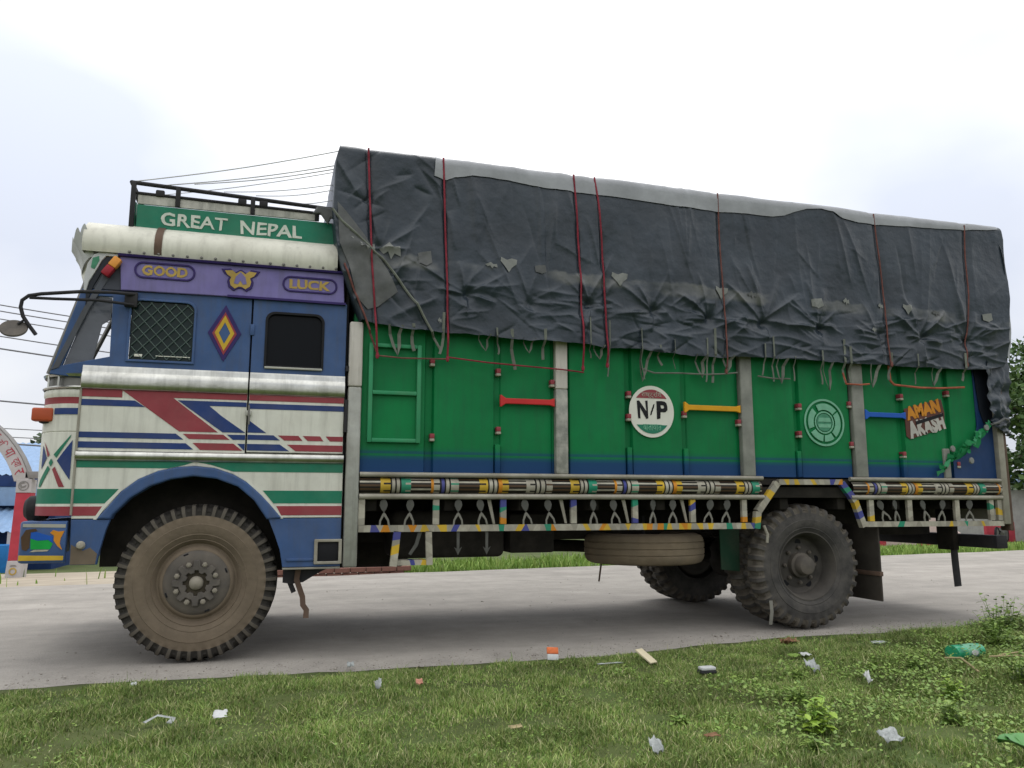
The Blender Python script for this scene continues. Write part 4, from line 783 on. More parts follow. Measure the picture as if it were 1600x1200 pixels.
# ---- cargo body
mat_g = None
def body_green_mat():
    """green enamel that is sprayed over into a blue band with a thin pinstripe along the bottom"""
    src = MATS['body_green']; m = src.copy(); m.name = 'body_green_band'; t = m.node_tree; b = t.nodes['Principled BSDF']; n = t.nodes.new; L = t.links.new
    prev = b.inputs['Base Color'].links[0].from_socket
    tc = n('ShaderNodeTexCoord'); sp = n('ShaderNodeSeparateXYZ'); L(tc.outputs['Object'], sp.inputs[0])
    cr = n('ShaderNodeValToRGB'); e = cr.color_ramp.elements; cr.color_ramp.interpolation = 'LINEAR'
    stops = [(0.0, 1), (0.40, 0.95), (0.53, 0.6), (0.57, 0.08), (0.61, 0.08), (0.64, 0.65), (0.70, 0.55), (0.74, 0.12), (0.88, 0.0)]
    while len(e) < len(stops): e.new(0.5)
    for i, (p, v) in enumerate(stops): e[i].position = p; e[i].color = (v, v, v, 1)
    mr = n('ShaderNodeMapRange'); mr.inputs['From Min'].default_value = 1.28; mr.inputs['From Max'].default_value = 1.50; L(sp.outputs[2], mr.inputs['Value']); L(mr.outputs[0], cr.inputs[0])
    mx = n('ShaderNodeMix'); mx.data_type = 'RGBA'; L(cr.outputs[0], mx.inputs['Factor']); L(prev, mx.inputs['A']); mx.inputs['B'].default_value = (0.010, 0.045, 0.135, 1); L(mx.outputs['Result'], b.inputs['Base Color'])
    MATS['body_green_band'] = m
body_green_mat()
B = T; mat('gap_shade', (0.012, 0.015, 0.022), 0.6)  # near-black colour standing in for shade at the rear corner
box('body_backing', 1.05, 7.04, 0.052, 0.10, 1.27, 2.60, 'body_green_band', B, 0)
box('body_far_side', 1.05, 7.04, W - 0.10, W - 0.05, 1.27, 2.60, 'body_green_band', B, 0.003)
for k, xx in enumerate((1.57, 2.10, 2.62, 3.21, 3.72, 4.30, 4.81, 5.44, 5.92, 6.45)): box('far_rib', xx - 0.04, xx + 0.04, W - 0.052, W, 1.27, 2.55, 'body_green_band', B, 0.006)
box('headboard', 1.0, 1.045, 0.06, W - 0.06, 1.27, 2.60, 'body_green', B, 0.003); box('tailboard', 7.0, 7.05, 0.10, W - 0.06, 1.27, 2.55, 'body_blue', B, 0.003)
box('load_floor', 1.03, 7.05, 0.02, W - 0.02, 1.10, 1.262, 'underbody', B, 0.004)
def panel(x0, x1, depth, z1=2.55, m='body_green_band', bead=True):
    """pressed sheet panel: folded edges and a faintly uneven face"""
    nx, nz = 14, 16; V = []; F = []
    us = [0, 0.0, 1] ; xs = [x0, x0 + 0.012] + list(np.linspace(x0 + 0.04, x1 - 0.04, nx)) + [x1 - 0.012, x1]
    zs = np.linspace(1.275, z1, nz); sd = x0 * 3.7
    for z in zs:
        for i, x in enumerate(xs):
            d = depth + 0.006 * float(perlin(np.array([x * 3 + sd]), np.array([z * 2.2]), 2)[0])
            if i in (0, len(xs) - 1): d = 0.053
            elif i in (1, len(xs) - 2): d = depth + 0.006
            V.append((x, d, z))
    n = len(xs)
    for r in range(nz - 1):
        for i in range(n - 1): F.append((r * n + i, r * n + i + 1, (r + 1) * n + i + 1, (r + 1) * n + i))
    return pyd('side_panel', V, F, m, B, ang=30)
for x0, x1, d in ((1.052, 1.545, 0.012), (1.595, 2.085, 0.012), (2.125, 2.56, 0.034), (2.69, 3.190, 0.012), (3.235, 3.70, 0.012), (3.74, 4.235, 0.034), (4.365, 4.79, 0.012), (4.835, 5.37, 0.012), (5.515, 5.905, 0.034), (5.945, 6.43, 0.012), (6.475, 6.80, 0.012)): panel(x0, x1, d)
shape('side_panel', [[(6.80, 1.275), (7.0, 1.275), (7.0, 2.5), (6.80, 2.5)]], 0.02, 0.0515, 'body_blue', B, bev=0.004)
shape('blue_paint', [[(6.47, 1.276), (6.802, 1.276), (6.802, 1.86), (6.76, 1.70), (6.70, 1.58), (6.62, 1.50), (6.55, 1.46), (6.47, 1.44)]], 0.002, 0.004, 'body_blue', B)
shape('gap_shade_sheet', [[(6.80, 2.5), (7.0, 2.5), (7.0, 1.78), (6.875, 1.80), (6.835, 1.93), (6.815, 2.15)]], 0.006, 0.014, 'gap_shade', B)  # shadow gap beside the tail drape, painted as a dark sheet
# stake sockets at the foot of the joints
for xx in (2.105, 3.212, 3.72, 4.812, 5.925): box('stake_socket', xx - 0.022, xx + 0.020, 0.001, 0.05, 1.276, 1.50, 'body_green_band', B, 0.006)
# side posts: painted above, bare below
mat('post_pale', (0.56, 0.53, 0.48), 0.5, var=0.1, streak=0.35, dirt=0.25); mat('post_worn', (0.20, 0.205, 0.18), 0.5, metal=0.3, var=0.2, streak=0.3, dirt=1.0, dirtcol=(0.55, 0.53, 0.47), dscale=9); mat('post_bare', (0.34, 0.345, 0.31), 0.42, metal=0.55, var=0.2, nscale=8, streak=0.45, dirt=0.4, dirtcol=(0.22, 0.21, 0.17), dscale=6, bump=0.15, bscale=12)
for (x0, x1, z1) in ((2.575, 2.676, 2.47), (4.246, 4.362, 2.47), (5.382, 5.508, 2.47), (6.355, 6.425, 1.55)):
    if x0 < 3:
        box('side_post', x0, x1, -0.014, 0.05, 1.279, 1.949, 'post_worn', B, 0.010, seg=3); box('side_post', x0, x1, -0.0145, 0.05, 1.950, z1, 'post_pale', B, 0.010, seg=3)
    else: box('side_post', x0, x1, -0.014, 0.05, 1.279, z1, 'post_grey', B, 0.010, seg=3)
fp = box('front_post', 0.962, 1.060, -0.030, 0.055, 0.605, 1.899, 'post_bare', B, 0.014, seg=3); mirror(fp); mirror(box('front_post', 0.962, 1.060, -0.0305, 0.055, 1.90, 2.385, 'post_pale', B, 0.014, seg=3))
rp = box('rear_post', 6.985, 7.06, -0.03, 0.06, 0.86, 2.45, 'rail_grey', B, 0.012); box('rear_post', 7.062, 7.11, -0.01, 0.10, 0.80, 2.5, 'rust', B, 0.01); mirror(rp)
# tread ladder welded on the front bay
lad = empty('side_ladder'); lad.parent = B
for x0, x1 in ((1.108, 1.140), (1.468, 1.500)): box('stile', x0, x1, -0.022, 0.012, 1.495, 2.235, 'ladder_green', lad, 0.006)
for z in (1.497, 1.850, 2.205): box('rung', 1.140, 1.468, -0.020, 0.008, z, z + 0.030, 'ladder_green', lad, 0.006)
# coloured tie bars across the recessed bays
def tie_bar(x0, x1, z, m):
    shape('tie_bar', [[(x0, z - 0.045), (x0 + 0.012, z - 0.045), (x0 + 0.045, z - 0.022), (x1 - 0.04, z - 0.022), (x1 - 0.01, z - 0.032), (x1, z - 0.032), (x1, z + 0.032), (x1 - 0.01, z + 0.032), (x1 - 0.04, z + 0.022), (x0 + 0.045, z + 0.022), (x0 + 0.012, z + 0.045), (x0, z + 0.045)]], -0.016, 0.01, m, B, bev=0.005)
tie_bar(2.118, 2.565, 1.838, 'bar_red'); tie_bar(3.705, 4.237, 1.842, 'bar_yellow'); tie_bar(5.510, 5.955, 1.840, 'bar_blue')
# red-and-white lashing hooks
me1 = me2 = None
for i, (x, z) in enumerate(((1.592, 1.535), (1.588, 2.105), (2.108, 2.054), (2.109, 1.60), (2.550, 1.985), (3.212, 1.922), (3.208, 1.735), (3.712, 1.775), (4.226, 1.72), (4.835, 1.878), (4.824, 1.637), (5.356, 1.914), (5.356, 1.555), (5.930, 2.005), (5.920, 1.478), (6.461, 2.056), (6.526, 1.395))):
    if me1 is None:
        h_ = box('lashing_hook', -0.017, 0.017, -0.008, 0.05, 0.0, 0.036, 'maroon', B, 0.004); k_ = box('hook_tip', -0.018, 0.018, -0.010, 0.05, -0.022, -0.001, 'deco_white', h_, 0.006); me1, me2 = h_.data, k_.data
    else:
        h_ = bpy.data.objects.new('lashing_hook', me1); COL.objects.link(h_); h_.parent = B; k_ = bpy.data.objects.new('hook_tip', me2); COL.objects.link(k_); k_.parent = h_
    h_.location = (x, 0.0, z)
# round emblems and lettering
em = empty('round_emblem'); em.parent = B; ex, ez, rr = 3.412, 1.797, 0.205
tag(em, 'white disc with black letters N and P between a red and a green segment')
shape('emblem_disc', [ell(ex, ez, rr * 0.985, rr * 1.04)], 0.001, 0.004, 'stripe_white', em)
shape('emblem_segment', [ell(ex, ez, 0.172, 0.182, 24, 37, 143)], -0.002, 0.0, 'maroon', em); shape('emblem_segment', [ell(ex, ez, 0.172, 0.182, 24, 217, 323)], -0.002, 0.0, 'stripe_green', em)
text('lettering', 'N', 0.1, ex - 0.080, ez + 0.015, -0.001, 'black', em, fit=(0.100, 0.145), off=0.004); text('lettering', 'P', 0.1, ex + 0.095, ez + 0.015, -0.001, 'black', em, fit=(0.095, 0.145), off=0.004)
for k in range(3): shape('emblem_mark', [[(ex - 0.006 + 0.014 * (k - 1) * 0.7, ez - 0.02 + 0.026 * k - 0.012), (ex + 0.008 + 0.01 * (k - 1), ez - 0.02 + 0.026 * k - 0.006), (ex + 0.016 + 0.01 * (k - 1), ez + 0.012 + 0.026 * k), (ex + 0.004 + 0.01 * (k - 1), ez + 0.006 + 0.026 * k)]], -0.002, 0.0, 'black', em)
text('lettering', 'राष्ट्रिय', 0.06, ex, ez + 0.138, -0.003, 'deco_white', em, fit=(0.185, 0.062)); text('lettering', 'यातायात', 0.06, ex, ez - 0.130, -0.003, 'pale_green', em, fit=(0.165, 0.05))
e2 = empty('round_emblem'); e2.parent = B; ex, ez = 5.083, 1.755; tag(e2, 'pale green ring emblem with a small badge in its middle')
ring = lambda a, b: [ell(ex, ez, a, a), ell(ex, ez, b, b)[::-1]]
shape('emblem_ring', ring(0.208, 0.190), 0.000, 0.003, 'pale_green', e2)
for a0, a1 in ((40, 118), (-48, 34), (134, 200), (212, 262), (268, 304)):
    o_ = ell(ex, ez, 0.168, 0.168, 18, a0, a1); i_ = ell(ex, ez, 0.112, 0.112, 18, a0, a1); shape('emblem_scroll', [o_ + i_[::-1]], 0.000, 0.003, 'pale_green', e2)
shape('emblem_ring', ring(0.098, 0.085), 0.0, 0.003, 'pale_green', e2); shape('emblem_badge', [ell(ex, ez, 0.078, 0.078)], 0.002, 0.004, 'pale_green_dim', e2)
shape('emblem_badge', [[(ex - 0.068, ez + 0.006), (ex + 0.068, ez + 0.006), (ex + 0.055, ez + 0.042), (ex - 0.055, ez + 0.042)]], -0.001, 0.001, 'pale_green', e2)
shape('emblem_badge', [[(ex - 0.06, ez - 0.045), (ex + 0.06, ez - 0.045), (ex + 0.068, ez - 0.014), (ex - 0.068, ez - 0.014)]], -0.001, 0.001, 'pale_green', e2)
mat('name_dark', (0.10, 0.04, 0.03), 0.5); nm = empty('owner_names'); nm.parent = B
shape('name_shadow', [[(5.962, 1.655), (6.000, 1.630), (6.400, 1.742), (6.412, 1.885), (6.385, 2.01), (6.360, 2.008), (5.955, 1.905)]], 0.003, 0.006, 'name_dark', nm)
ang_ = math.atan2(0.10, 0.42)
text('lettering', 'AMAN', 0.1, 6.165, 1.907, 0.001, 'letter_orange', nm, fit=(0.405, 0.125), rot=ang_, off=0.006); text('lettering', 'AKASH', 0.1, 6.195, 1.755, 0.001, 'letter_grey', nm, fit=(0.425, 0.150), rot=ang_, off=0.006)
shape('name_bar', [[(6.075, 1.795), (6.395, 1.882), (6.395, 1.852), (6.075, 1.762)]], -0.0015, 0.0005, 'black', nm)
# ---- lower decorated rails
def rails(x0, x1):
    tube('side_rail', [(x0, -0.012, 1.262), ((x0 + x1) / 2, -0.012, 1.262), (x1, -0.012, 1.262)], 0.019, 'rail_grey', B, 10); tube('side_rail', [(x0, -0.012, 1.104), ((x0 + x1) / 2, -0.012, 1.104), (x1, -0.012, 1.104)], 0.021, 'rail_grey', B, 10)
rails(1.064, 4.42); rails(5.30, 6.985)
def turned_rail(x0, x1, start):
    """half-round rail painted with pencil-like bands, one mesh, one colour per painted band"""
    D = {'w': 0, 'k': 1, 'y': 2, 'g': 3, 'b': 4, 'n': 5, 'o': 6}; names = ['deco_white', 'deco_black', 'yellow', 'deco_green', 'deco_blue', 'deco_brown', 'letter_orange']
    motif = [[('L', 0.15, 'k', 'n'), ('y', 0.022), ('T', 0.05, 'y', 'k'), ('k', 0.012), ('w', 0.022), ('k', 0.012), ('w', 0.022), ('k', 0.012), ('g', 0.03), ('T', 0.04, 'g', 'w')],
             [('L', 0.15, 'k', 'w'), ('o', 0.02), ('T', 0.045, 'w', 'k'), ('k', 0.014), ('b', 0.022), ('k', 0.012), ('w', 0.024), ('k', 0.012), ('T', 0.06, 'w', 'g')],
             [('L', 0.16, 'k', 'n'), ('T', 0.05, 'y', 'k'), ('y', 0.015), ('k', 0.012), ('w', 0.026), ('k', 0.012), ('w', 0.022), ('k', 0.012), ('o', 0.03), ('T', 0.05, 'y', 'k')],
             [('L', 0.14, 'k', 'w'), ('w', 0.03), ('T', 0.04, 'w', 'k'), ('k', 0.014), ('w', 0.022), ('k', 0.014), ('w', 0.03), ('k', 0.012), ('T', 0.05, 'w', 'n')]]
    A = 13; V = []; F = []; M = []; x = x0; q = start
    def ringv(x):
        for a in range(A + 1): t = math.pi * (a / A - 0.5); V.append((x, 0.03 - 0.062 * math.cos(t), 1.183 + 0.058 * math.sin(t)))
    ringv(x); first = True
    while x < x1 - 1e-4:
        for sg in motif[q % 4]:
            if x >= x1 - 1e-4: break
            x2 = min(x1, x + sg[1]); ringv(x2); k = len(V) - 2 * (A + 1)
            for a in range(A):
                if len(sg) == 2: c = sg[0]
                elif sg[0] == 'L': c = {0: 'k', 1: 'w', 2: 'k', 3: 'k', 4: sg[3], 5: 'k', 6: 'n', 7: 'k', 8: 'w', 9: 'k', 10: sg[3], 11: 'k', 12: 'k'}[a]
                else: c = sg[2] if a % 4 in (0, 1, 2) else sg[3]
                if len(sg) == 2: c = sg[0]
                F.append((k + a, k + A + 1 + a, k + A + 2 + a, k + a + 1)); M.append(D[c])
            x = x2
        q += 1
    me = bpy.data.meshes.new('turned_rail'); me.from_pydata(V, [], F); me.polygons.foreach_set('material_index', M); me.update(); me.polygons.foreach_set('use_smooth', [True] * len(me.polygons))
    return link('turned_rail', me, names, B)
turned_rail(1.064, 4.40, 0); turned_rail(5.32, 6.985, 1)
# multi-coloured painted flat bars
def patch_bar(name, p, q, wd, th, y0, seed, parent=B, step=0.045, dull=False):
    names = ['deco_white', 'letter_orange', 'yellow', 'deco_green', 'rail_grey', 'deco_blue', 'amber']; g = random.Random(seed)
    p = Vector((p[0], 0, p[1])); q = Vector((q[0], 0, q[1])); d = q - p; L_ = d.length; d.normalize(); nrm = Vector((-d.z, 0, d.x)) * (wd / 2); n = max(2, int(L_ / step)); V = []; F = []; M = []
    for i in range(n + 1):
        t = min(L_, max(0, L_ * i / n + (g.uniform(-0.3, 0.3) * step if 0 < i < n else 0))); sl = g.uniform(-.35, .35) * step if 0 < i < n else 0
        for s, y in ((-1, y0), (1, y0), (1, y0 + th), (-1, y0 + th)): c = p + d * (t + s * sl); V.append((c.x + s * nrm.x, y, c.z + s * nrm.z))
    last = -1
    for i in range(n):
        c = g.choice([0, 4, 4, 4, 4, 0, 2, 3] if dull else [0, 0, 0, 0, 1, 2, 2, 3, 4, 4, 4, 5]); c = (0 if c == last else c); last = c
        for j in range(4): a = i * 4 + j; b = i * 4 + (j + 1) % 4; F.append((a, b, b + 4, a + 4)); M.append(c)
    F.append((0, 3, 2, 1)); M.append(4); F.append((n * 4, n * 4 + 1, n * 4 + 2, n * 4 + 3)); M.append(4)
    me = bpy.data.meshes.new(name); me.from_pydata(V, [], F); me.polygons.foreach_set('material_index', M); me.update(); return link(name, me, names, parent)
patch_bar('lower_bar', (1.064, 0.874), (4.335, 0.868), 0.048, 0.03, -0.016, 3); patch_bar('lower_bar', (5.43, 0.872), (6.985, 0.868), 0.046, 0.03, -0.016, 4, dull=True)
for i, xx in enumerate((1.085, 1.629, 2.146, 2.716, 3.240, 3.755, 4.235)): patch_bar('lattice_post', (xx, 0.90), (xx, 1.085), 0.046, 0.03, -0.012, 10 + i)
for i, xx in enumerate((5.513, 5.928, 6.459, 6.86, 6.955)): patch_bar('lattice_post', (xx, 0.897), (xx, 1.085), 0.05, 0.03, -0.012, 30 + i, dull=True)
for xx in (2.64, 3.17, 3.69, 2.06): shape('stay', [[(xx - 0.035, 1.085), (xx - 0.005, 1.085), (xx + 0.03, 0.90), (xx + 0.012, 0.90)]], 0.02, 0.03, 'rail_grey', B)
# wheel arch frame of the body
patch_bar('arch_bar', (4.345, 0.845), (4.365, 0.985), 0.052, 0.05, -0.022, 50); patch_bar('arch_bar', (4.365, 0.985), (4.565, 1.225), 0.055, 0.05, -0.0225, 51); patch_bar('arch_bar', (4.575, 1.232), (5.215, 1.236), 0.045, 0.05, -0.024, 52); patch_bar('arch_bar', (5.215, 1.228), (5.345, 1.075), 0.055, 0.05, -0.0225, 53); patch_bar('arch_bar', (5.345, 1.075), (5.425, 0.85), 0.05, 0.05, -0.022, 54)
box('arch_lining', 4.40, 5.38, 0.55, 0.58, 0.80, 1.20, 'underbody', B, 0); box('arch_lining', 4.36, 5.42, 0.02, 0.58, 1.19, 1.21, 'underbody', B, 0)
# leaf-on-fork ornaments in the lattice
mat('fork_grey', (0.17, 0.165, 0.14), 0.6, var=0.2); OM = None; lf = [(0, -0.052), (0.018, -0.03), (0.030, 0.0), (0.024, 0.028), (0.0, 0.055), (-0.024, 0.028), (-0.030, 0.0), (-0.018, -0.03)]
OX = [(1.247, 1), (1.434, 1), (1.798, 1), (1.976, 1), (2.329, 1), (2.516, 1), (2.883, 1), (3.063, 1), (3.398, 1), (3.575, 1), (3.908, 1), (4.069, 1), (5.643, 1), (5.781, .9), (6.098, .9), (6.291, 1), (6.606, .9)]
for i, (xx, s) in enumerate(OX):
    if OM is None:
        o1 = shape('rail_ornament', [[(a, b + 0.062) for a, b in lf]], -0.006, 0.006, 'ornament', B, bev=0.003)
        o2 = shape('fork', [[(0.0, 0.012), (0.012, 0.0), (0.035, -0.045), (0.040, -0.085), (0.026, -0.085), (0.022, -0.05), (0.0, -0.015), (-0.022, -0.05), (-0.026, -0.085), (-0.040, -0.085), (-0.035, -0.045), (-0.012, 0.0)]], -0.006, 0.006, 'fork_grey', o1, bev=0.002); OM = (o1.data, o2.data)
    else:
        o1 = bpy.data.objects.new('rail_ornament', OM[0]); COL.objects.link(o1); o1.parent = B; o2 = bpy.data.objects.new('fork', OM[1]); COL.objects.link(o2); o2.parent = o1
    o1.location = (xx, 0.0, 0.978); o1.rotation_euler = (0, R(random.uniform(-9, 9) if i < 12 else random.uniform(-28, 28)), R(random.uniform(-25, 25)))
for xx in (1.80, 2.02): shape('hanging_arrow', [[(xx - 0.012, 0.85), (xx + 0.012, 0.85), (xx + 0.010, 0.72), (xx + 0.03, 0.735), (xx, 0.675), (xx - 0.03, 0.735), (xx - 0.010, 0.72)]], 0.0, 0.008, 'ornament', B, bev=0.002)
shape('hanging_arrow', [[(1.50, 0.85), (1.53, 0.85), (1.50, 0.75), (1.45, 0.68), (1.43, 0.69), (1.475, 0.76)]], 0.0, 0.008, 'ornament', B, bev=0.002)
# step frame below the lattice behind the cab
patch_bar('step_leg', (1.345, 0.853), (1.320, 0.605), 0.052, 0.03, -0.016, 70); patch_bar('step_leg', (1.575, 0.853), (1.585, 0.610), 0.046, 0.03, -0.016, 71); patch_bar('step_tread', (1.34, 0.628), (1.565, 0.628), 0.035, 0.16, -0.010, 72)
# green guard plate, mud flap, tail beam and stays
shape('wheel_guard', [[(4.18, 0.845), (4.375, 0.845), (4.365, 0.47), (4.185, 0.49)]], 0.30, 0.315, 'guard_green', B, bev=0.004)
mat('flap_dusty', (0.045, 0.04, 0.034), 0.85, var=0.3, dirt=0.4, dirtcol=(0.10, 0.085, 0.065), streak=0.3)
for (y0, y1) in ((0.03, 0.62), (W - 0.62, W - 0.03)):
    f_ = box('mud_flap', 5.595, 5.615, y0, y1, 0.205, 0.86, 'flap_dusty', B, 0.008); box('flap_strip', 5.585, 5.625, y0 - 0.005, y1, 0.42, 0.46, 'rust', f_, 0.006)
box('tail_beam', 6.93, 7.06, 0.03, W - 0.03, 0.635, 0.755, 'black_iron', B, 0.012)
for yy in (0.46, W - 0.66): box('beam_bracket', 6.86, 6.93, yy, yy + 0.20, 0.60, 0.99, 'underbody', B, 0.008)
tube('tail_strap', [(6.90, 0.50, 0.63), (6.905, 0.50, 0.45), (6.915, 0.50, 0.25)], 0.04, 'black_iron', B, 6, flat=(0.045, 0.006))
box('tail_lamp_panel', 7.055, 7.075, 0.15, W - 0.15, 0.90, 1.08, 'rail_grey', B, 0.006)
tube('air_hose', [(4.40, -0.03, 0.87), (4.425, -0.04, 0.80), (4.42, -0.035, 0.73)], 0.012, 'rail_grey', B); tube('hanging_strap', [(4.44, -0.02, 0.26), (4.435, -0.035, 0.17), (4.42, -0.03, 0.07)], 0.012, 'fork_grey', B, 6, flat=(0.014, 0.004))

# ================================================================== tarpaulin over the load
TIES = [(1.15, 2.94, .7), (1.842, 2.64, 1.0), (2.35, 2.60, .6), (2.843, 2.63, 1.1), (3.416, 2.62, 1.1), (3.926, 2.60, 1.1), (4.459, 2.58, 1.2), (5.051, 2.585, 1.2), (5.70, 2.56, .8), (6.155, 2.565, 1.1), (6.66, 2.56, .9)]
ROPES = [[(1.053, 3.70), (1.098, 2.886), (1.164, 2.134)], [(1.633, 3.70), (1.670, 2.837), (1.693, 2.138)], [(2.721, 3.70), (2.766, 2.879), (2.794, 2.119)], [(2.905, 3.70), (2.956, 3.166), (3.005, 2.155)], [(4.061, 3.70), (4.075, 2.876), (4.092, 2.155)], [(5.70, 3.69), (5.748, 3.009), (5.772, 2.294)], [(6.735, 3.68), (6.703, 3.085), (6.64, 2.336)]]
ZT = 3.735
def xf(z): return np.interp(z, [2.30, 2.40, 2.785, 3.0, 3.23, 3.60, 3.74], [1.075, 1.045, 0.875, 0.835, 0.815, 0.818, 0.845])
def xr(z): return np.interp(z, [2.30, 2.44, 3.0, 3.60, 3.74], [7.06, 7.12, 7.19, 7.20, 7.17])
def zb(x): return np.interp(x, [0.8, 1.02, 1.35, 1.70, 2.20, 2.59, 3.25, 3.91, 4.5, 5.2, 6.0, 6.7, 7.03, 7.2], [2.42, 2.40, 2.345, 2.335, 2.315, 2.315, 2.285, 2.265, 2.285, 2.285, 2.28, 2.29, 2.33, 2.33]) + 0.018 * fbm(np.asarray(x) * 4.2, np.asarray(x) * 0 + 1.7, 3, 51)
def crease(x, y, seed): return np.exp(-np.abs(perlin(x, y, seed)) / 0.11) - 0.3
FOLDS = []; _g = random.Random(21)
def _fold(x, z, ang, L_, w_, am): FOLDS.append((x, z, math.cos(R(ang)), math.sin(R(ang)), L_, w_, am))
for k in range(46): _fold(_g.uniform(1.5, 7.1), _g.uniform(2.85, 3.55), _g.gauss(97, 11), _g.uniform(.22, .55), _g.uniform(.010, .028), _g.uniform(.004, .013) * _g.choice((1, 1, -.8)))
for k in range(34): _fold(_g.uniform(.85, 1.75), _g.uniform(2.5, 3.65), _g.choice((_g.gauss(55, 16), _g.gauss(55, 16), _g.gauss(140, 25), _g.gauss(10, 20))), _g.uniform(.08, .26), _g.uniform(.008, .022), _g.uniform(.006, .016) * _g.choice((1, 1, -.8)))
for k in range(150): _fold(_g.uniform(1.2, 7.1), _g.uniform(2.28, 2.74), _g.gauss(2, 22), _g.uniform(.05, .22), _g.uniform(.007, .018), _g.uniform(.004, .014) * _g.choice((1, 1, -.8)))
for k in range(24): _fold(_g.uniform(1.5, 7.1), _g.uniform(2.6, 3.3), _g.uniform(20, 160), _g.uniform(.08, .25), _g.uniform(.010, .02), _g.uniform(.003, .008))
for (tx, tz, a) in [(q[0] + _g.uniform(-.05, .05), q[1] + _g.uniform(-.03, .03), q[2] * _g.uniform(.55, 1.1)) for q in TIES]:   # the sheet is gathered at each tie: creases fan upwards, pleats hang below
    for ang in (_g.uniform(28, 48), _g.uniform(60, 82), _g.uniform(100, 122), _g.uniform(134, 155), _g.uniform(-12, 12), _g.uniform(168, 192), _g.uniform(262, 284)):
        L_ = _g.uniform(.10, .24) * (1.25 if 20 < ang < 160 else .8); r0 = L_ * 0.95; _fold(tx + math.cos(R(ang)) * r0, tz + math.sin(R(ang)) * r0, ang + _g.uniform(-6, 6), L_, _g.uniform(.012, .022), a * _g.uniform(.008, .030))
def disp(x, z):
    """outward bulge of the sheet (metres) on the near side"""
    x = np.asarray(x, float); z = np.asarray(z, float); low = np.clip((2.78 - z) / 0.35, 0, 1); up = 1 - low
    d = 0.034 * fbm(x * 0.9, z * 1.1, 2, 60)
    xs = x - 0.16 * (z - 3.0)                                   # long folds lean a little
    d += (0.35 + 0.65 * up) * 0.016 * crease(xs * 2.1, z * 0.32, 61) * np.clip(0.55 + 1.2 * perlin(x * 0.9, z * 0.7, 62), 0, 1.3)
    d += low * 0.010 * crease(x * 2.0 + 0.5 * z, z * 6.5, 65) + 0.0025 * fbm(x * 7, z * 7, 2, 67)
    for (fx_, fz_, ca_, sa_, L_, w_, am_) in FOLDS:
        dx, dz = x - fx_, z - fz_; t = dx * ca_ + dz * sa_; s = -dx * sa_ + dz * ca_ + 0.03 * L_ * np.sin(t / L_ * 2.6)
        k = np.clip(1 - (t / L_) ** 2, 0, None)
        d += 1.35 * am_ * k * np.where(s > 0, np.exp(-np.abs(s) / w_), np.exp(-np.abs(s) / (w_ * 2.6)))
    for i, (tx, tz, a) in enumerate(TIES):
        dx, dz = x - tx, z - tz; r = np.sqrt(dx * dx + dz * dz) + 1e-4
        d -= a * (0.040 * np.exp(-(r / 0.045) ** 2) + 0.022 * np.exp(-(r / 0.15) ** 2))
    for rp_ in ROPES:
        rx_ = np.interp(-z, [-p[1] for p in rp_], [p[0] for p in rp_]); d -= 0.024 * np.exp(-np.abs(x - rx_) / 0.035)
    d += np.where(x > 6.6, 0.02 * np.clip((x - 6.6) / 0.5, 0, 1), 0)
    return d
Y0T = -0.085
def tarp_y(x, z, off=0.0): return Y0T - disp(x, z) - off
def build_tarp():
    nu, nzs, ny = 900, 190, 30
    U = np.linspace(0, 1, nu); rows = []
    vz = np.linspace(0, 1, nzs)
    def side(sign):
        out = []
        for t in vz:
            zz = 2.3 + (ZT - 2.3) * t; x = xf(zz) + (xr(zz) - xf(zz)) * U; b = zb(x); z = b + (ZT - b) * t
            x = xf(z) + (xr(z) - xf(z)) * U
            if sign > 0: y = tarp_y(x, z)
            else: y = W + 0.07 + disp(x + 3.3, z)
            rnd = np.clip((z - (ZT - 0.06)) / 0.06, 0, 1); y = y + sign * 0.06 * (1 - np.sqrt(np.clip(1 - rnd ** 2, 0, 1)))
            out.append(np.stack([x, y, z], 1))
        return out
    A = side(1); Bk = side(-1)[::-1]; rows = list(A)
    for k in range(1, ny):
        t = k / ny; x = xf(ZT) + (xr(ZT) - xf(ZT)) * U; y = A[-1][:, 1] * (1 - t) + Bk[0][:, 1] * t
        z = ZT + 0.05 * math.sin(math.pi * t) * 0.6 + 0.015 * fbm(x * 1.2, y * 1.2, 3, 80) * math.sin(math.pi * t)
        rows.append(np.stack([x, y, z], 1))
    rows += Bk
    G = np.array(rows)                                          # (m, nu, 3)
    m = len(G); caps = 14
    def cap(edge, sx):
        cs = []; c = np.array([0, W / 2, 2.42])
        for k in range(1, caps + 1):
            f = 1 - k / caps; e = edge.copy(); f2 = max(f, 0.001)
            e[:, 1] = c[1] + (edge[:, 1] - c[1]) * f2; e[:, 2] = c[2] + (edge[:, 2] - c[2]) * f2
            zz = e[:, 2]; e[:, 0] = (xf(zz) if sx < 0 else xr(zz)) + sx * (0.03 * (1 - f) ** 0.5 + 0.02 * fbm(e[:, 1] * 2.2, zz * 2.2, 3, 90))
            cs.append(e)
        return np.array(cs)
    Fr = cap(G[:, 0], -1)[::-1].transpose(1, 0, 2); Re = cap(G[:, -1], 1).transpose(1, 0, 2)
    G = np.concatenate([Fr, G, Re], 1); n = G.shape[1]
    i = np.arange(m * n).reshape(m, n); F = np.stack([i[:-1, :-1].ravel(), i[:-1, 1:].ravel(), i[1:, 1:].ravel(), i[1:, :-1].ravel()], 1)
    return np_mesh('tarpaulin', G.reshape(-1, 3), F, 'tarp')
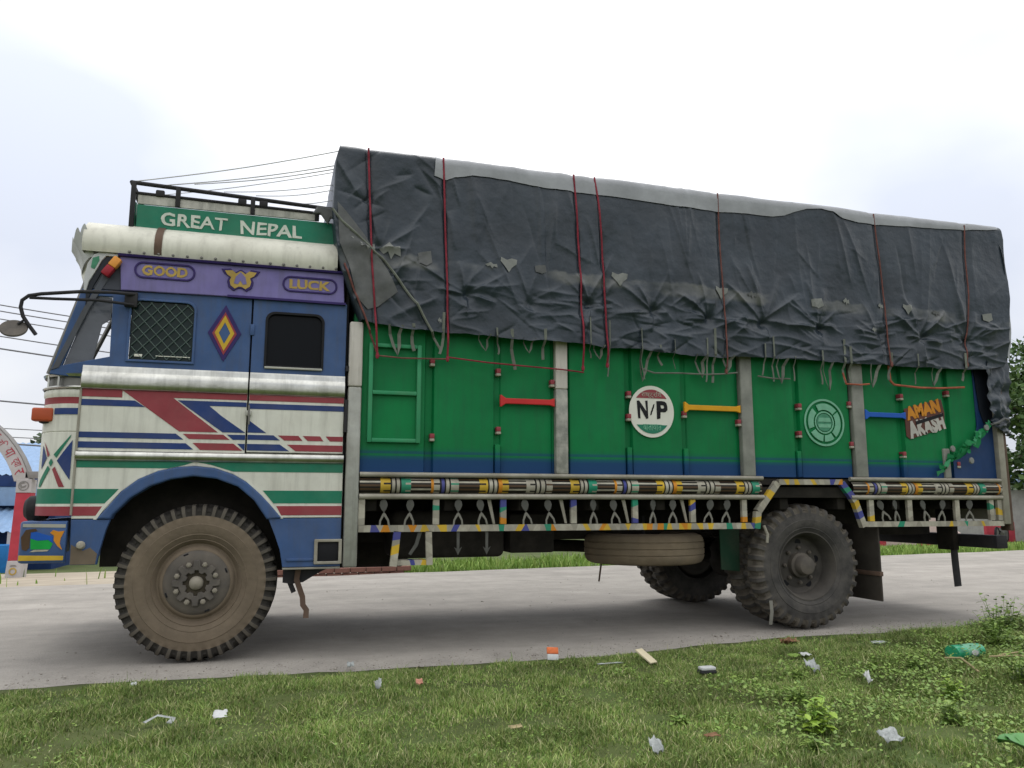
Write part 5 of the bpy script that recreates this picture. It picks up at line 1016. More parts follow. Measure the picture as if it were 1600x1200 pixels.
def tarp_wear():
    """the sheet has a chafed, paler seam along its middle"""
    m = MATS['tarp']; t = m.node_tree; b = t.nodes['Principled BSDF']; n = t.nodes.new; L = t.links.new; prev = b.inputs['Base Color'].links[0].from_socket
    tc = n('ShaderNodeTexCoord'); sp = n('ShaderNodeSeparateXYZ'); L(tc.outputs['Object'], sp.inputs[0])
    f = n('ShaderNodeMath'); f.operation = 'MULTIPLY_ADD'; f.inputs[1].default_value = 0.016; L(sp.outputs[0], f.inputs[0]); L(sp.outputs[2], f.inputs[2])
    nz = n('ShaderNodeTexNoise'); nz.inputs['Scale'].default_value = 7; nz.inputs['Detail'].default_value = 6; L(tc.outputs['Object'], nz.inputs['Vector'])
    a = n('ShaderNodeMath'); a.operation = 'MULTIPLY_ADD'; a.inputs[1].default_value = 0.10; L(nz.outputs['Fac'], a.inputs[0]); L(f.outputs[0], a.inputs[2])
    cr = n('ShaderNodeValToRGB'); e = cr.color_ramp.elements; st = [(0.0, 0), (0.32, 0.0), (0.42, 0.55), (0.60, 0.6), (0.66, 0.0), (1.0, 0)]
    while len(e) < len(st): e.new(0.5)
    for i, (p, v) in enumerate(st): e[i].position = p; e[i].color = (v, v, v, 1)
    mr = n('ShaderNodeMapRange'); mr.inputs['From Min'].default_value = 2.76; mr.inputs['From Max'].default_value = 3.10; L(a.outputs[0], mr.inputs['Value']); L(mr.outputs[0], cr.inputs[0])
    n2 = n('ShaderNodeTexNoise'); n2.inputs['Scale'].default_value = 2.6; n2.inputs['Detail'].default_value = 5; L(tc.outputs['Object'], n2.inputs['Vector'])
    r2 = n('ShaderNodeMapRange'); r2.inputs['From Min'].default_value = 0.44; r2.inputs['From Max'].default_value = 0.62; L(n2.outputs['Fac'], r2.inputs['Value'])
    k = n('ShaderNodeMath'); k.operation = 'MULTIPLY'; L(cr.outputs[0], k.inputs[0]); L(r2.outputs[0], k.inputs[1])
    mx = n('ShaderNodeMix'); mx.data_type = 'RGBA'; L(k.outputs[0], mx.inputs['Factor']); L(prev, mx.inputs['A']); mx.inputs['B'].default_value = (0.17, 0.17, 0.155, 1); L(mx.outputs['Result'], b.inputs['Base Color'])
tarp_wear()
TP = tag(build_tarp(), 'dark grey crumpled tarpaulin lashed over the load of the green truck', 'tarpaulin')
def skin(name, poly, m, off=0.006, parent=TP, step=0.02):
    """a thin sheet piece given by its side outline, lying on the tarpaulin"""
    bm = bmesh.new(); vs = [bm.verts.new((p[0], 0, p[1])) for p in poly]; bm.faces.new(vs)
    xs = [p[0] for p in poly]; zs = [p[1] for p in poly]
    for ax, lo, hi in ((0, min(xs), max(xs)), (2, min(zs), max(zs))):
        k = lo + step
        while k < hi:
            co = [0, 0, 0]; co[ax] = k; no_ = [0, 0, 0]; no_[ax] = 1; bmesh.ops.bisect_plane(bm, geom=bm.verts[:] + bm.edges[:] + bm.faces[:], plane_co=co, plane_no=no_); k += step
    X = np.array([v.co.x for v in bm.verts]); Z = np.array([v.co.z for v in bm.verts]); Yv = tarp_y(X, np.minimum(Z, ZT), off)
    rnd = np.clip((Z - (ZT - 0.06)) / 0.06, 0, 1); Yv = Yv + 0.06 * (1 - np.sqrt(np.clip(1 - rnd ** 2, 0, 1)))
    for v, y in zip(bm.verts, Yv): v.co.y = y
    bmesh.ops.recalc_face_normals(bm, faces=bm.faces[:])
    me = bpy.data.meshes.new(name); bm.to_mesh(me); bm.free(); sharp(me, 60)
    if me.polygons and sum(p.normal.y for p in me.polygons) > 0: me.flip_normals()
    return link(name, me, m, parent)
# pale top sheet showing above the dark one
low = [(1.56, 3.56), (1.66, 3.540), (1.72, 3.565), (1.86, 3.595), (2.0, 3.602), (2.25, 3.59), (2.47, 3.572), (2.75, 3.566), (3.03, 3.560), (3.5, 3.552), (3.93, 3.547), (4.3, 3.555), (4.60, 3.562), (4.72, 3.585), (4.82, 3.625), (4.95, 3.668), (5.1, 3.684), (5.22, 3.668), (5.32, 3.615), (5.5, 3.600), (5.95, 3.612), (6.4, 3.63), (6.72, 3.648), (7.0, 3.672), (7.12, 3.69)]
tag(skin('pale_top_sheet', low + [(7.15, 3.733), (6.0, 3.733), (4.5, 3.733), (3.0, 3.733), (1.57, 3.733)], 'tarp_light', 0.010, step=0.04), 'pale grey strip of sheet along the top edge')
# torn pale patches
def patch(x, z, w_, h_, kind=0, m='patch'):
    if kind == 0: P = [(0, -1), (.35, -.35), (.9, .15), (1, .8), (.35, .95), (-.2, .7), (-.9, 1), (-1, .45), (-.5, -.2)]
    elif kind == 1: P = [(-.9, -.7), (.2, -1), (1, -.5), (.8, .9), (-.3, .7), (-1, .5)]
    else: P = [(-1, .2), (-.6, -.4), (-.2, -.1), (.1, -1), (.4, -.3), (1, -.6), (.9, .6), (.3, .4), (-.1, 1), (-.5, .6)]
    skin('torn_patch', [(x + a * w_ / 2, z + b * h_ / 2) for a, b in P], m, 0.009, step=0.015)
for (x, z, w_, h_, k) in ((2.162, 2.900, .14, .12, 0), (2.43, 2.895, .10, .08, 1), (3.104, 2.860, .14, .12, 0), (4.054, 2.825, .13, .11, 0), (5.000, 2.805, .12, .10, 1), (5.328, 2.845, .07, .07, 2), (5.70, 2.83, .06, .06, 2), (5.985, 2.815, .09, .10, 0), (6.898, 2.80, .12, .09, 1), (1.235, 2.93, .16, .13, 2), (1.06, 2.955, .13, .08, 2), (0.985, 3.0, .09, .05, 2), (1.50, 2.90, .11, .13, 1), (2.02, 2.885, .10, .05, 2), (5.60, 2.60, .05, .05, 2), (1.62, 2.42, .03, .05, 2), (4.35, 2.83, .08, .07, 2), (6.3, 2.80, .08, .06, 2)):
    patch(x, z, w_, h_, k, 'tarp_band' if (x in (2.43, 1.50, 4.35, 6.3)) else 'patch')
# folded grey corner over the cab and the loose drape at the tail
skin('corner_fold', [(0.86, 2.95), (0.93, 2.80), (1.0, 2.55), (1.08, 2.47), (1.16, 2.50), (1.30, 2.62), (1.22, 2.78), (1.05, 3.02), (0.90, 3.20), (0.835, 3.27)], 'tarp_band', 0.012, step=0.03)
def drape(name, P, nz=30, nx=14, m='tarp', seed=1, amp=0.03):
    """hanging cloth between two vertical edge polylines; P = [(left xyz), (right xyz)] per level"""
    L_ = np.array([p[0] for p in P], float); R_ = np.array([p[1] for p in P], float); k = np.linspace(0, len(P) - 1, nz); ii = np.arange(len(P)); V = []
    for t in k:
        a = np.array([np.interp(t, ii, L_[:, c]) for c in range(3)]); b = np.array([np.interp(t, ii, R_[:, c]) for c in range(3)])
        for u in np.linspace(0, 1, nx):
            p = a + (b - a) * u; d = amp * float(ridge(np.array([u * 2.2 + t * .5]), np.array([t * 1.1]), seed)[0]) + amp * .5 * float(perlin(np.array([u * 6]), np.array([t * 3]), seed + 1)[0]); V.append((p[0], p[1] - d, p[2]))
    F = [(r * nx + i, r * nx + i + 1, (r + 1) * nx + i + 1, (r + 1) * nx + i) for r in range(nz - 1) for i in range(nx - 1)]
    return pyd(name, V, F, m, TP, ang=60)
drape('tail_drape', [((6.88, -0.05, 2.46), (7.20, 0.02, 2.50)), ((6.85, -0.055, 2.2), (7.19, 0.0, 2.2)), ((6.86, -0.06, 2.0), (7.17, 0.0, 2.0)), ((6.89, -0.06, 1.84), (7.17, 0.02, 1.86)), ((6.87, -0.05, 1.79), (7.18, 0.02, 1.76)), ((6.99, -0.04, 1.72), (7.16, 0.02, 1.68))], seed=31, amp=0.05)
drape('tail_sheet', [((7.12, -0.09, 3.67), (7.19, -0.02, 3.69)), ((7.17, -0.10, 3.4), (7.27, 0.0, 3.4)), ((7.18, -0.10, 3.0), (7.30, 0.0, 3.0)), ((7.17, -0.09, 2.7), (7.30, 0.0, 2.7)), ((7.13, -0.08, 2.42), (7.25, 0.0, 2.42))], m='tarp_light', seed=37, amp=0.012)
# frayed green strip of sheeting hanging at the rear corner
def ribbon(name, pts, wd, m, parent, y=-0.03, jag=0.0, seed=0, tw=None):
    g = random.Random(seed); P = [Vector((p[0], p[2] if len(p) > 2 else y, p[1])) for p in pts]; V = []; n = len(P)
    for i, p in enumerate(P):
        d = (P[min(i + 1, n - 1)] - P[max(i - 1, 0)]).normalized(); a = Vector((d.z, 0.0, -d.x)); w1 = wd / 2 * (1 + jag * g.uniform(-1, 1)); w2 = wd / 2 * (1 + jag * g.uniform(-1, 1)); k = (tw or 0.0)
        V.append(p + a * w1 + Vector((0, -k, 0))); V.append(p - a * w2 + Vector((0, k, 0)))
    th = 0.002; m_ = len(V); V += [v + Vector((0, th, 0)) for v in V]; F = []
    for i in range(n - 1):
        a = 2 * i; F.append((a, a + 1, a + 3, a + 2)); F.append((m_ + a, m_ + a + 2, m_ + a + 3, m_ + a + 1)); F.append((a, a + 2, m_ + a + 2, m_ + a)); F.append((a + 1, m_ + a + 1, m_ + a + 3, a + 3))
    return pyd(name, V, F, m, parent)
gg = random.Random(77); path = [(6.27, 1.35), (6.36, 1.42), (6.45, 1.47), (6.55, 1.53), (6.64, 1.58), (6.70, 1.65), (6.78, 1.72), (6.85, 1.79)]
for k in range(26):
    u_ = k / 25 * 6.99; i_ = int(u_); f_ = u_ - i_; cx = path[i_][0] * (1 - f_) + path[i_ + 1][0] * f_ + gg.uniform(-.02, .02); cz = path[i_][1] * (1 - f_) + path[i_ + 1][1] * f_ + gg.uniform(-.035, .03); a_ = gg.uniform(0.1, 1.3); L_ = gg.uniform(.04, .11)
    ribbon('frayed_green_strip', [(cx - math.cos(a_) * L_ / 2, cz - math.sin(a_) * L_ / 2), (cx + gg.uniform(-.01, .01), cz + gg.uniform(-.012, .012)), (cx + math.cos(a_) * L_ / 2, cz + math.sin(a_) * L_ / 2)], gg.uniform(.015, .05), gg.choice(['body_green', 'body_green', 'ladder_green']), TP, -0.033 - 0.0012 * k, 0.7, k, tw=gg.uniform(-.012, .012))
for (x, z) in ((6.405, 1.545), (6.82, 1.75), (6.61, 1.44)): shape('pale_knot', [ell(x, z, 0.026, 0.03, 9)], -0.075, -0.055, 'patch', TP, bev=0.006)
tube('tail_cord', [(6.87, -0.07, 1.78), (6.95, -0.08, 1.80), (7.03, -0.08, 1.84), (7.10, -0.06, 1.83)], 0.012, 'tarp_band', TP)
# webbing ties hanging from the hem
g = random.Random(5)
TS = [(1.29, 2.37), (1.42, 2.36), (1.66, 2.36), (1.97, 2.34), (2.06, 2.33), (2.18, 2.33), (2.33, 2.33), (2.46, 2.32), (2.83, 2.31), (2.92, 2.31), (3.02, 2.31), (3.28, 2.29), (3.33, 2.29), (3.44, 2.30), (3.58, 2.29), (3.84, 2.28), (3.90, 2.28), (3.97, 2.29), (4.10, 2.29), (4.46, 2.29), (4.53, 2.30), (4.62, 2.29), (4.74, 2.29), (5.02, 2.29), (5.10, 2.29), (5.27, 2.29), (5.32, 2.28), (5.60, 2.29), (5.79, 2.29), (6.05, 2.29), (6.28, 2.29), (6.62, 2.30)]
for i, (x, z) in enumerate(TS):
    z0 = z + g.uniform(0.02, 0.22); L_ = g.uniform(0.10, 0.26); y_ = float(tarp_y(np.array([x]), np.array([z0]), 0.012)[0]); yb = g.uniform(-0.06, -0.035); dx = g.uniform(-0.05, 0.05); ww = g.uniform(0.014, 0.028)
    if i % 3 == 0:                                             # a loop: down and back up
        q_ = g.uniform(-.03, .03); ribbon('tie_strap', [(x - 0.045, z, y_), (x - 0.035, z - L_ * .3, yb), (x - 0.02 + q_ * .5, z - L_ * .7, yb), (x + q_, z - L_, yb), (x + 0.020 + q_ * .6, z - L_ * .7, yb - .004), (x + 0.032, z - L_ * .3, yb), (x + 0.05, z + 0.0, y_)], ww, 'strap', TP, tw=0.006)
    else:
        c_ = g.uniform(-.010, .010); ribbon('tie_strap', [(x + dx * .2, z0, y_), (x + dx * .3, z, min(y_, yb)), (x + dx * .5 + c_, z - L_ * .35, yb), (x + dx * .8 + c_ * 1.2, z - L_ * .65, yb), (x + dx + c_ * .3, z - L_ * .9, yb - .003), (x + dx - c_ * .5, z - L_, yb - 0.004)], ww * g.uniform(.6, 1.2), 'strap', TP, tw=g.uniform(-.008, .008))
# ---- ropes
RL = [('red lashing rope nearest the cab over the front corner of the tarpaulin', 'rope_red'), ('red lashing rope beside the front end of the pale top strip', 'rope_red'), ('red rope ending just left of the round black-lettered emblem, the left one of a pair', 'rope_red'), ('red rope with a knot at its foot, the right one of a pair', 'rope_red'), ('brown rope on the tarpaulin above the yellow tie bar', 'rope_brown'), ('rust-red rope on the tarpaulin above the orange painted name', 'rope_brown'), ('dull brown rope nearest the tail end of the tarpaulin', 'rope_brown')]
for i, (rp_, (lb, m)) in enumerate(zip(ROPES, RL)):
    zz = np.linspace(rp_[0][1] + 0.02, rp_[-1][1], 60); xx = np.interp(-zz, [-p[1] for p in rp_], [p[0] for p in rp_]); b = zb(xx)
    yy = np.where(zz > b, tarp_y(xx, np.minimum(zz, ZT), 0.022 if i == 0 else 0.016), np.interp(zz, [rp_[-1][1], b.mean()], [-0.042, -0.10])); yy = np.minimum(yy, -0.04)
    kk = np.ones(5) / 5; yy[2:-2] = np.convolve(yy, kk, 'valid')
    o = empty('lashing_rope', lb, 'rope', 'ropes lashing the tarpaulin'); ps = [(a, c, d) for a, c, d in zip(xx, yy, zz)]
    tube('rope', ps, 0.0078 if i < 4 else 0.0065, m, o, 7)
    lathe('knot', [(0.0, -0.026), (0.009, -0.02), (0.014, -0.006), (0.012, 0.010), (0.008, 0.024), (0.0, 0.026)], m, o, 10, axis='Z', loc=(ps[-1][0], ps[-1][1] - 0.005, ps[-1][2]))
HR = [([(1.164, 2.135), (1.35, 2.125), (1.69, 2.135)], 'rope_brown', 'brown cord strung across the front bay ladder', .006), ([(1.693, 2.15), (2.0, 2.125), (2.35, 2.11), (2.62, 2.10), (2.80, 2.085)], 'rope_red', 'thin red cord running along the panel above the red tie bar', .006), ([(3.30, 2.145), (3.42, 2.11), (3.65, 2.12), (3.90, 2.12), (4.09, 2.135), (4.20, 2.15)], 'strap', 'grey cord strung above the round black-lettered emblem', .007), ([(4.40, 2.13), (4.55, 2.115), (4.72, 2.12)], 'strap', 'short pale cord right of the middle side post', .007), ([(5.27, 2.20), (5.30, 2.10), (5.45, 2.10), (5.55, 2.11)], 'rope_rust', 'rusty cord looped over the post beside the pale green emblem', .008), ([(5.772, 2.29), (5.78, 2.15), (5.82, 2.115), (6.1, 2.10), (6.35, 2.105), (6.62, 2.125)], 'rope_rust', 'rusty orange cord strung above the orange painted name', .010), ([(0.80, 3.21), (0.87, 3.12), (1.19, 2.86), (1.45, 2.52), (1.64, 2.20)], 'strap', 'grey strap slanting from the cab roof across the tarpaulin corner', .010), ([(0.90, 2.80), (0.97, 2.62), (1.06, 2.42), (1.16, 2.16)], 'rope_brown', 'brown cord slanting down behind the purple header band', .008)]
for pts, m, lb, r in HR:
    q = np.array(pts); tt = np.linspace(0, len(q) - 1, 40); xx = np.interp(tt, range(len(q)), q[:, 0]); zz = np.interp(tt, range(len(q)), q[:, 1]); yy = np.where(zz > 2.30, np.minimum(tarp_y(xx, zz, 0.012), -0.06), -0.045)
    tag(tube('cord', list(zip(xx, yy, zz)), r, m, None, 6), lb, 'cord')
# guy ropes from the roof carrier to the top of the load
GR = [((-0.58, 0.10, 3.335), (0.85, 0.05, 3.735)), ((-0.415, 0.15, 3.343), (0.83, 0.12, 3.645)), ((-0.20, 0.30, 3.44), (0.825, 0.15, 3.627)), ((0.024, 0.15, 3.346), (0.83, 0.15, 3.502)), ((0.245, 0.30, 3.40), (0.815, 0.15, 3.454)), ((0.437, 0.15, 3.313), (0.81, 0.15, 3.37)), ((-0.55, 0.35, 3.32), (0.83, 0.18, 3.615))]
for i, (a, b) in enumerate(GR):
    a, b = Vector(a), Vector(b); ps = [a.lerp(b, t) + Vector((0, 0, -0.02 * math.sin(math.pi * t))) for t in np.linspace(0, 1, 14)]
    tag(tube('guy_rope', ps, 0.0042 if i < 3 else 0.0032, 'rope_grey', None, 6), ['topmost grey guy rope from the carrier front to the load', 'upper of the two close guy ropes above the roof carrier', 'lower of the two close guy ropes above the roof carrier', 'fourth guy rope from the top above the roof carrier', 'fifth guy rope from the top above the roof carrier', 'lowest short guy rope near the rear of the roof carrier', 'slack guy rope from the far side of the carrier front'][i], 'rope', 'guy ropes over the cab')
skin_o = shape('rag', [[(0.66, 3.20), (0.70, 3.27), (0.78, 3.265), (0.86, 3.25), (0.87, 3.17), (0.80, 3.18), (0.78, 3.13), (0.72, 3.21)]], 0.02, 0.05, 'tarp_band', None, bev=0.012); tag(skin_o, 'crumpled grey rag tied at the rear end of the roof carrier', 'rag')
# ---- spare wheel slung flat under the body
SP = empty('spare_wheel', 'tan dusty spare wheel slung flat under the truck body', 'spare wheel', loc=(3.60, 0.60, 0.545))
mi = []
P = [(0.285, 0.03), (0.33, 0.004), (0.40, -0.004), (0.46, 0.002), (0.49, 0.014), (0.508, 0.035), (0.516, 0.060), (0.518, 0.072), (0.511, 0.076), (0.511, 0.082), (0.519, 0.086), (0.520, 0.125), (0.513, 0.129), (0.513, 0.135), (0.520, 0.139), (0.519, 0.178), (0.511, 0.182), (0.511, 0.188), (0.517, 0.192), (0.508, 0.218), (0.49, 0.238), (0.46, 0.250), (0.40, 0.256), (0.33, 0.248), (0.285, 0.222)]
lathe('tyre', P, 'rubber_spare', SP, 96, axis='Z', ang=25); lathe('rim', [(0.29, 0.03), (0.27, 0.05), (0.25, 0.09), (0.24, 0.12), (0.20, 0.13), (0.0, 0.13)], 'rim_grey', SP, 48, axis='Z')
tube('carrier_chain', [(0, 0, 0.13), (0, 0, 0.40)], 0.02, 'black_iron', SP)

# ================================================================== litter on the verge
mat('litter_white', (0.52, 0.53, 0.52), 0.5, var=0.1, nscale=30); mat('litter_cream', (0.62, 0.55, 0.38), 0.6, var=0.1); mat('litter_orange', (0.65, 0.17, 0.06), 0.45, var=0.2, nscale=40)
mat('litter_film', (0.34, 0.36, 0.35), 0.3, var=0.3, nscale=40); mat('litter_brown', (0.20, 0.11, 0.06), 0.7, var=0.3, nscale=30); mat('litter_pink', (0.50, 0.24, 0.17), 0.5, var=0.2)
mat('foil_green', (0.02, 0.30, 0.15), 0.3, var=0.2, nscale=30, spec=0.6); mat('grey_black', (0.03, 0.03, 0.033), 0.5)
def gz(x, y): return float(ground_z(np.array([x]), np.array([y]))[0])
def scrap(name, x, y, sx, sy, lift, m, label, cat='litter', seed=0, yaw=0, tilt=0.0, n=7, crump=0.25):
    """crumpled bit of sheet lying on the grass"""
    V = []; F = []
    for j in range(n):
        for i in range(n):
            a, b = i / (n - 1) - .5, j / (n - 1) - .5; e = 1 + 0.18 * float(perlin(np.array([a * 5 + seed]), np.array([b * 5]), seed)[0]) * 2
            V.append((a * sx * e * .85, b * sy * e * .85, lift * 0.62 * (0.35 + crump * 3 * float(fbm(np.array([a * 3 + seed]), np.array([b * 3]), 3, seed)[0]) + tilt * (b + .5))))
    for j in range(n - 1):
        for i in range(n - 1): k = j * n + i; F.append((k, k + 1, k + n + 1, k + n))
    o = pyd(name, V, F, m, None, (x, y, gz(x, y) + 0.022), ang=40); o.rotation_euler = (0, 0, yaw)
    md = o.modifiers.new('thickness', 'SOLIDIFY'); md.thickness = 0.0015
    return tag(o, label, cat)
k = empty('snack_packet', 'small orange and white packet standing in the grass near the road edge', 'packet', loc=(2.34, -0.56, gz(2.34, -0.56) + 0.012)); k.rotation_euler = (R(-18), R(6), R(8))
box('packet_body', -0.042, 0.042, -0.006, 0.006, 0.0, 0.040, 'litter_white', k, 0.004); box('packet_top', -0.043, 0.043, -0.007, 0.007, 0.041, 0.085, 'litter_orange', k, 0.004)
o = box('cardboard_piece', -0.035, 0.035, -0.006, 0.006, 0, 0.15, 'litter_cream', None, 0.003, loc=(2.965, -0.82, gz(2.96, -.82) + 0.015), rot=(R(-62), R(0), R(25))); tag(o, 'cream cardboard strip leaning in the grass right of the orange packet', 'cardboard')
k = empty('carton', 'small white-topped black carton in the grass below the spare wheel', 'carton', loc=(3.13, -1.22, gz(3.13, -1.22) + 0.018)); box('carton_base', -0.055, 0.055, -0.03, 0.03, 0, 0.02, 'grey_black', k, 0.006); box('carton_lid', -0.05, 0.05, -0.032, 0.028, 0.021, 0.042, 'litter_white', k, 0.008)
scrap('plastic_bag', 3.79, -1.38, 0.09, 0.08, 0.09, 'litter_film', 'crumpled clear plastic bag in the grass below the rear wheel', seed=3, tilt=0.8)
scrap('plastic_bag', 2.09, -2.58, 0.06, 0.06, 0.075, 'litter_film', 'small crumpled pale plastic scrap at the very bottom centre of the grass', seed=5, tilt=0.9)
scrap('plastic_bag', 3.17, -2.73, 0.11, 0.08, 0.07, 'litter_film', 'pale plastic scrap among weeds near the lower right corner', seed=6, tilt=0.7)
scrap('paper_scrap', 0.27, -1.53, 0.075, 0.06, 0.05, 'litter_white', 'small square white paper scrap in the grass below the front wheel', seed=7, tilt=0.8, crump=0.1)
scrap('paper_scrap', 2.64, -0.83, 0.20, 0.03, 0.02, 'litter_film', 'thin pale wrapper strip between the orange packet and the cream cardboard', seed=8)
scrap('paper_scrap', 4.06, -0.94, 0.08, 0.07, 0.03, 'litter_white', 'white paper scrap in the grass close to the rear tyre', seed=9, tilt=.4)
scrap('leaf_litter', 3.96, -0.96, 0.10, 0.07, 0.03, 'weed', 'pale green crumpled wrapper beside the white scrap near the rear tyre', seed=10, tilt=.5)
scrap('leaf_litter', 4.27, -0.47, 0.16, 0.10, 0.06, 'litter_brown', 'brown dead leaves at the road edge in front of the rear tyre', 'leaves', seed=11, crump=.4)
scrap('plastic_bag', 4.84, -0.78, 0.14, 0.10, 0.05, 'litter_film', 'grey plastic film in the grass right of the rear tyre', seed=12)
scrap('paper_scrap', 1.09, -1.10, 0.045, 0.04, 0.06, 'litter_film', 'tiny bluish scrap in the grass under the cab step', seed=13, tilt=.9); scrap('paper_scrap', 1.33, -1.09, 0.045, 0.035, 0.04, 'litter_pink', 'tiny pink scrap right of the bluish one under the cab step', seed=14, tilt=.9)
scrap('paper_scrap', 1.0, -0.40, 0.05, 0.04, 0.05, 'litter_film', 'tiny pale scrap at the grass edge behind the front wheel', seed=15, tilt=.8); scrap('paper_scrap', -0.26, -0.58, 0.035, 0.03, 0.03, 'litter_white', 'tiny white scrap in the grass left of the front wheel', seed=16, tilt=.7)
scrap('paper_scrap', 3.88, -1.77, 0.045, 0.04, 0.07, 'litter_white', 'small white scrap standing in weeds below the mud flap', seed=17, tilt=1); scrap('leaf_litter', 1.63, -2.02, 0.07, 0.05, 0.03, 'straw', 'dry tan leaf lying low in the grass at the centre', 'leaf', seed=18); scrap('leaf_litter', 2.43, -2.46, 0.08, 0.05, 0.03, 'litter_brown', 'reddish brown leaf in the grass near the bottom', 'leaf', seed=19)
o = tube('plastic_strip', [(-0.075, -1.50, gz(-.07, -1.5) + 0.03), (-0.02, -1.46, gz(0, -1.5) + 0.048), (0.055, -1.50, gz(0, -1.5) + 0.04), (0.045, -1.57, gz(0, -1.5) + 0.035)], 0.01, 'litter_film', None, 6, flat=(0.014, 0.003)); tag(o, 'bent translucent plastic strip in the grass at lower left', 'plastic strip')
# crushed green bottle
b = empty('crushed_bottle', 'crushed green and white plastic bottle lying in the grass at right', 'bottle', loc=(5.03, -1.36, gz(5.03, -1.36) + 0.055)); b.rotation_euler = (0, 0, R(6))
def bott(name, x0, x1, m, parent, rr):
    V = []; F = []; n = 18; xs = np.linspace(x0, x1, 9)
    for x in xs:
        for j in range(n):
            t = 2 * math.pi * j / n; r = rr(x) * (1 + 0.10 * float(perlin(np.array([x * 30]), np.array([math.cos(t) * 1.5 + 4]), 3)[0])); V.append((x, r * math.cos(t), r * math.sin(t) * 0.82))
    for i in range(8):
        for j in range(n): F.append((i * n + j, i * n + (j + 1) % n, (i + 1) * n + (j + 1) % n, (i + 1) * n + j))
    F.append(tuple(range(n))[::-1]); F.append(tuple(8 * n + j for j in range(n))); return pyd(name, V, F, m, parent, ang=40)
bott('bottle_body', -0.125, -0.035, 'foil_green', b, lambda x: 0.058); bott('bottle_label', -0.034, 0.075, 'pale_green', b, lambda x: 0.0575); bott('bottle_end', 0.076, 0.135, 'foil_green', b, lambda x: 0.056 - 0.12 * max(0, x - 0.10))
shape('bottle_mark', [ell(0.02, 0.0, 0.03, 0.018, 20)], -0.064, -0.058, 'litter_white', b)
for i, (p, q) in enumerate((((4.85, -1.72), (5.10, -1.95)), ((4.95, -1.70), (5.22, -1.78)), ((4.60, -1.62), (4.62, -1.85)))):
    z = gz(p[0], p[1]); tag(tube('dry_stalk', [(p[0], p[1], z + 0.09), ((p[0] + q[0]) / 2, (p[1] + q[1]) / 2, z + 0.11), (q[0], q[1], z + 0.05)], 0.006, 'straw', None, 5), ['thick dry stalk slanting at the right edge behind the green bottle', 'thinner dry stalk lying beside the thick one at the right edge', 'short dry stalk upright left of the two lying stalks'][i], 'stalk')
# ---- leafy weeds
def weed(x, y, h, ns, ls, m, label, seed=0, lp=9, spread=0.5):
    g = random.Random(seed); o = empty('weed', label, 'weed', 'leafy weeds in the verge', loc=(x, y, gz(x, y) - 0.01)); V = []; F = []; SV = []; SF = []
    for s in range(ns):
        az = g.uniform(0, 6.283); sp = g.uniform(0.1, spread) * h; hh = h * g.uniform(0.6, 1.05); bx, by = g.uniform(-.25, .25) * h, g.uniform(-.25, .25) * h
        pt = lambda t: Vector((bx + math.cos(az) * sp * t ** 1.5, by + math.sin(az) * sp * t ** 1.5, hh * t))
        for k in range(5):
            c = pt(k / 4); r = 0.004 * (1.2 - k / 4)
            for j in range(3): a = 2.094 * j; SV.append(c + Vector((r * math.cos(a), r * math.sin(a), 0)))
        b0 = s * 15
        for k in range(4):
            for j in range(3): SF.append((b0 + 3 * k + j, b0 + 3 * k + (j + 1) % 3, b0 + 3 * k + 3 + (j + 1) % 3, b0 + 3 * k + 3 + j))
        for l in range(lp):
            t = 0.15 + 0.85 * l / (lp - 1); c = pt(t); a = az + l * 2.4 + g.uniform(-.4, .4); L_ = ls * g.uniform(0.6, 1.2) * (1.25 - 0.5 * t); el = g.uniform(-0.1, 0.7)
            f = Vector((math.cos(a) * math.cos(el), math.sin(a) * math.cos(el), math.sin(el))); r = Vector((-math.sin(a), math.cos(a), g.uniform(-.2, .2))); dn = Vector((0, 0, -1)); n0 = len(V)
            V += [c, c + f * L_ * .3 + r * L_ * .26, c + f * L_ * .35 + dn * L_ * .05, c + f * L_ * .3 - r * L_ * .26, c + f * L_ * .68 + r * L_ * .22 + dn * L_ * .06, c + f * L_ * .7 + dn * L_ * .12, c + f * L_ * .68 - r * L_ * .22 + dn * L_ * .06, c + f * L_ + dn * L_ * .25]
            F += [(n0, n0 + 1, n0 + 2), (n0, n0 + 2, n0 + 3), (n0 + 1, n0 + 4, n0 + 5, n0 + 2), (n0 + 2, n0 + 5, n0 + 6, n0 + 3), (n0 + 4, n0 + 7, n0 + 5), (n0 + 5, n0 + 7, n0 + 6)]
    pyd('foliage', V, F, m, o); pyd('stem', SV, SF, 'weed', o); return o
weed(2.98, -2.48, 0.17, 16, 0.065, 'weed_yellow', 'bright yellow-green leafy weed clump at lower right of the grass', 1, 8)
weed(3.20, -2.02, 0.11, 12, 0.05, 'weed', 'low leafy weed just behind the yellow-green clump', 2, 7); weed(2.40, -2.20, 0.05, 6, 0.06, 'weed', 'single flat broad-leaved weed at the bottom centre', 3, 5, 1.2)
weed(6.05, -0.75, 0.30, 18, 0.06, 'weed', 'tall weed clump at the right edge beside the road', 4, 11); weed(6.65, -0.55, 0.26, 14, 0.06, 'weed', 'weed clump at the far right road edge behind the tall one', 5, 10)
weed(5.55, -1.15, 0.20, 14, 0.05, 'weed', 'weed clump right of the green bottle', 6, 9); weed(4.75, -2.05, 0.20, 16, 0.055, 'weed', 'dark weed clump at the right edge under the dry stalks', 7, 9); weed(4.10, -2.15, 0.13, 14, 0.05, 'weed_yellow', 'pale low weed clump left of the dry stalks', 8, 8)
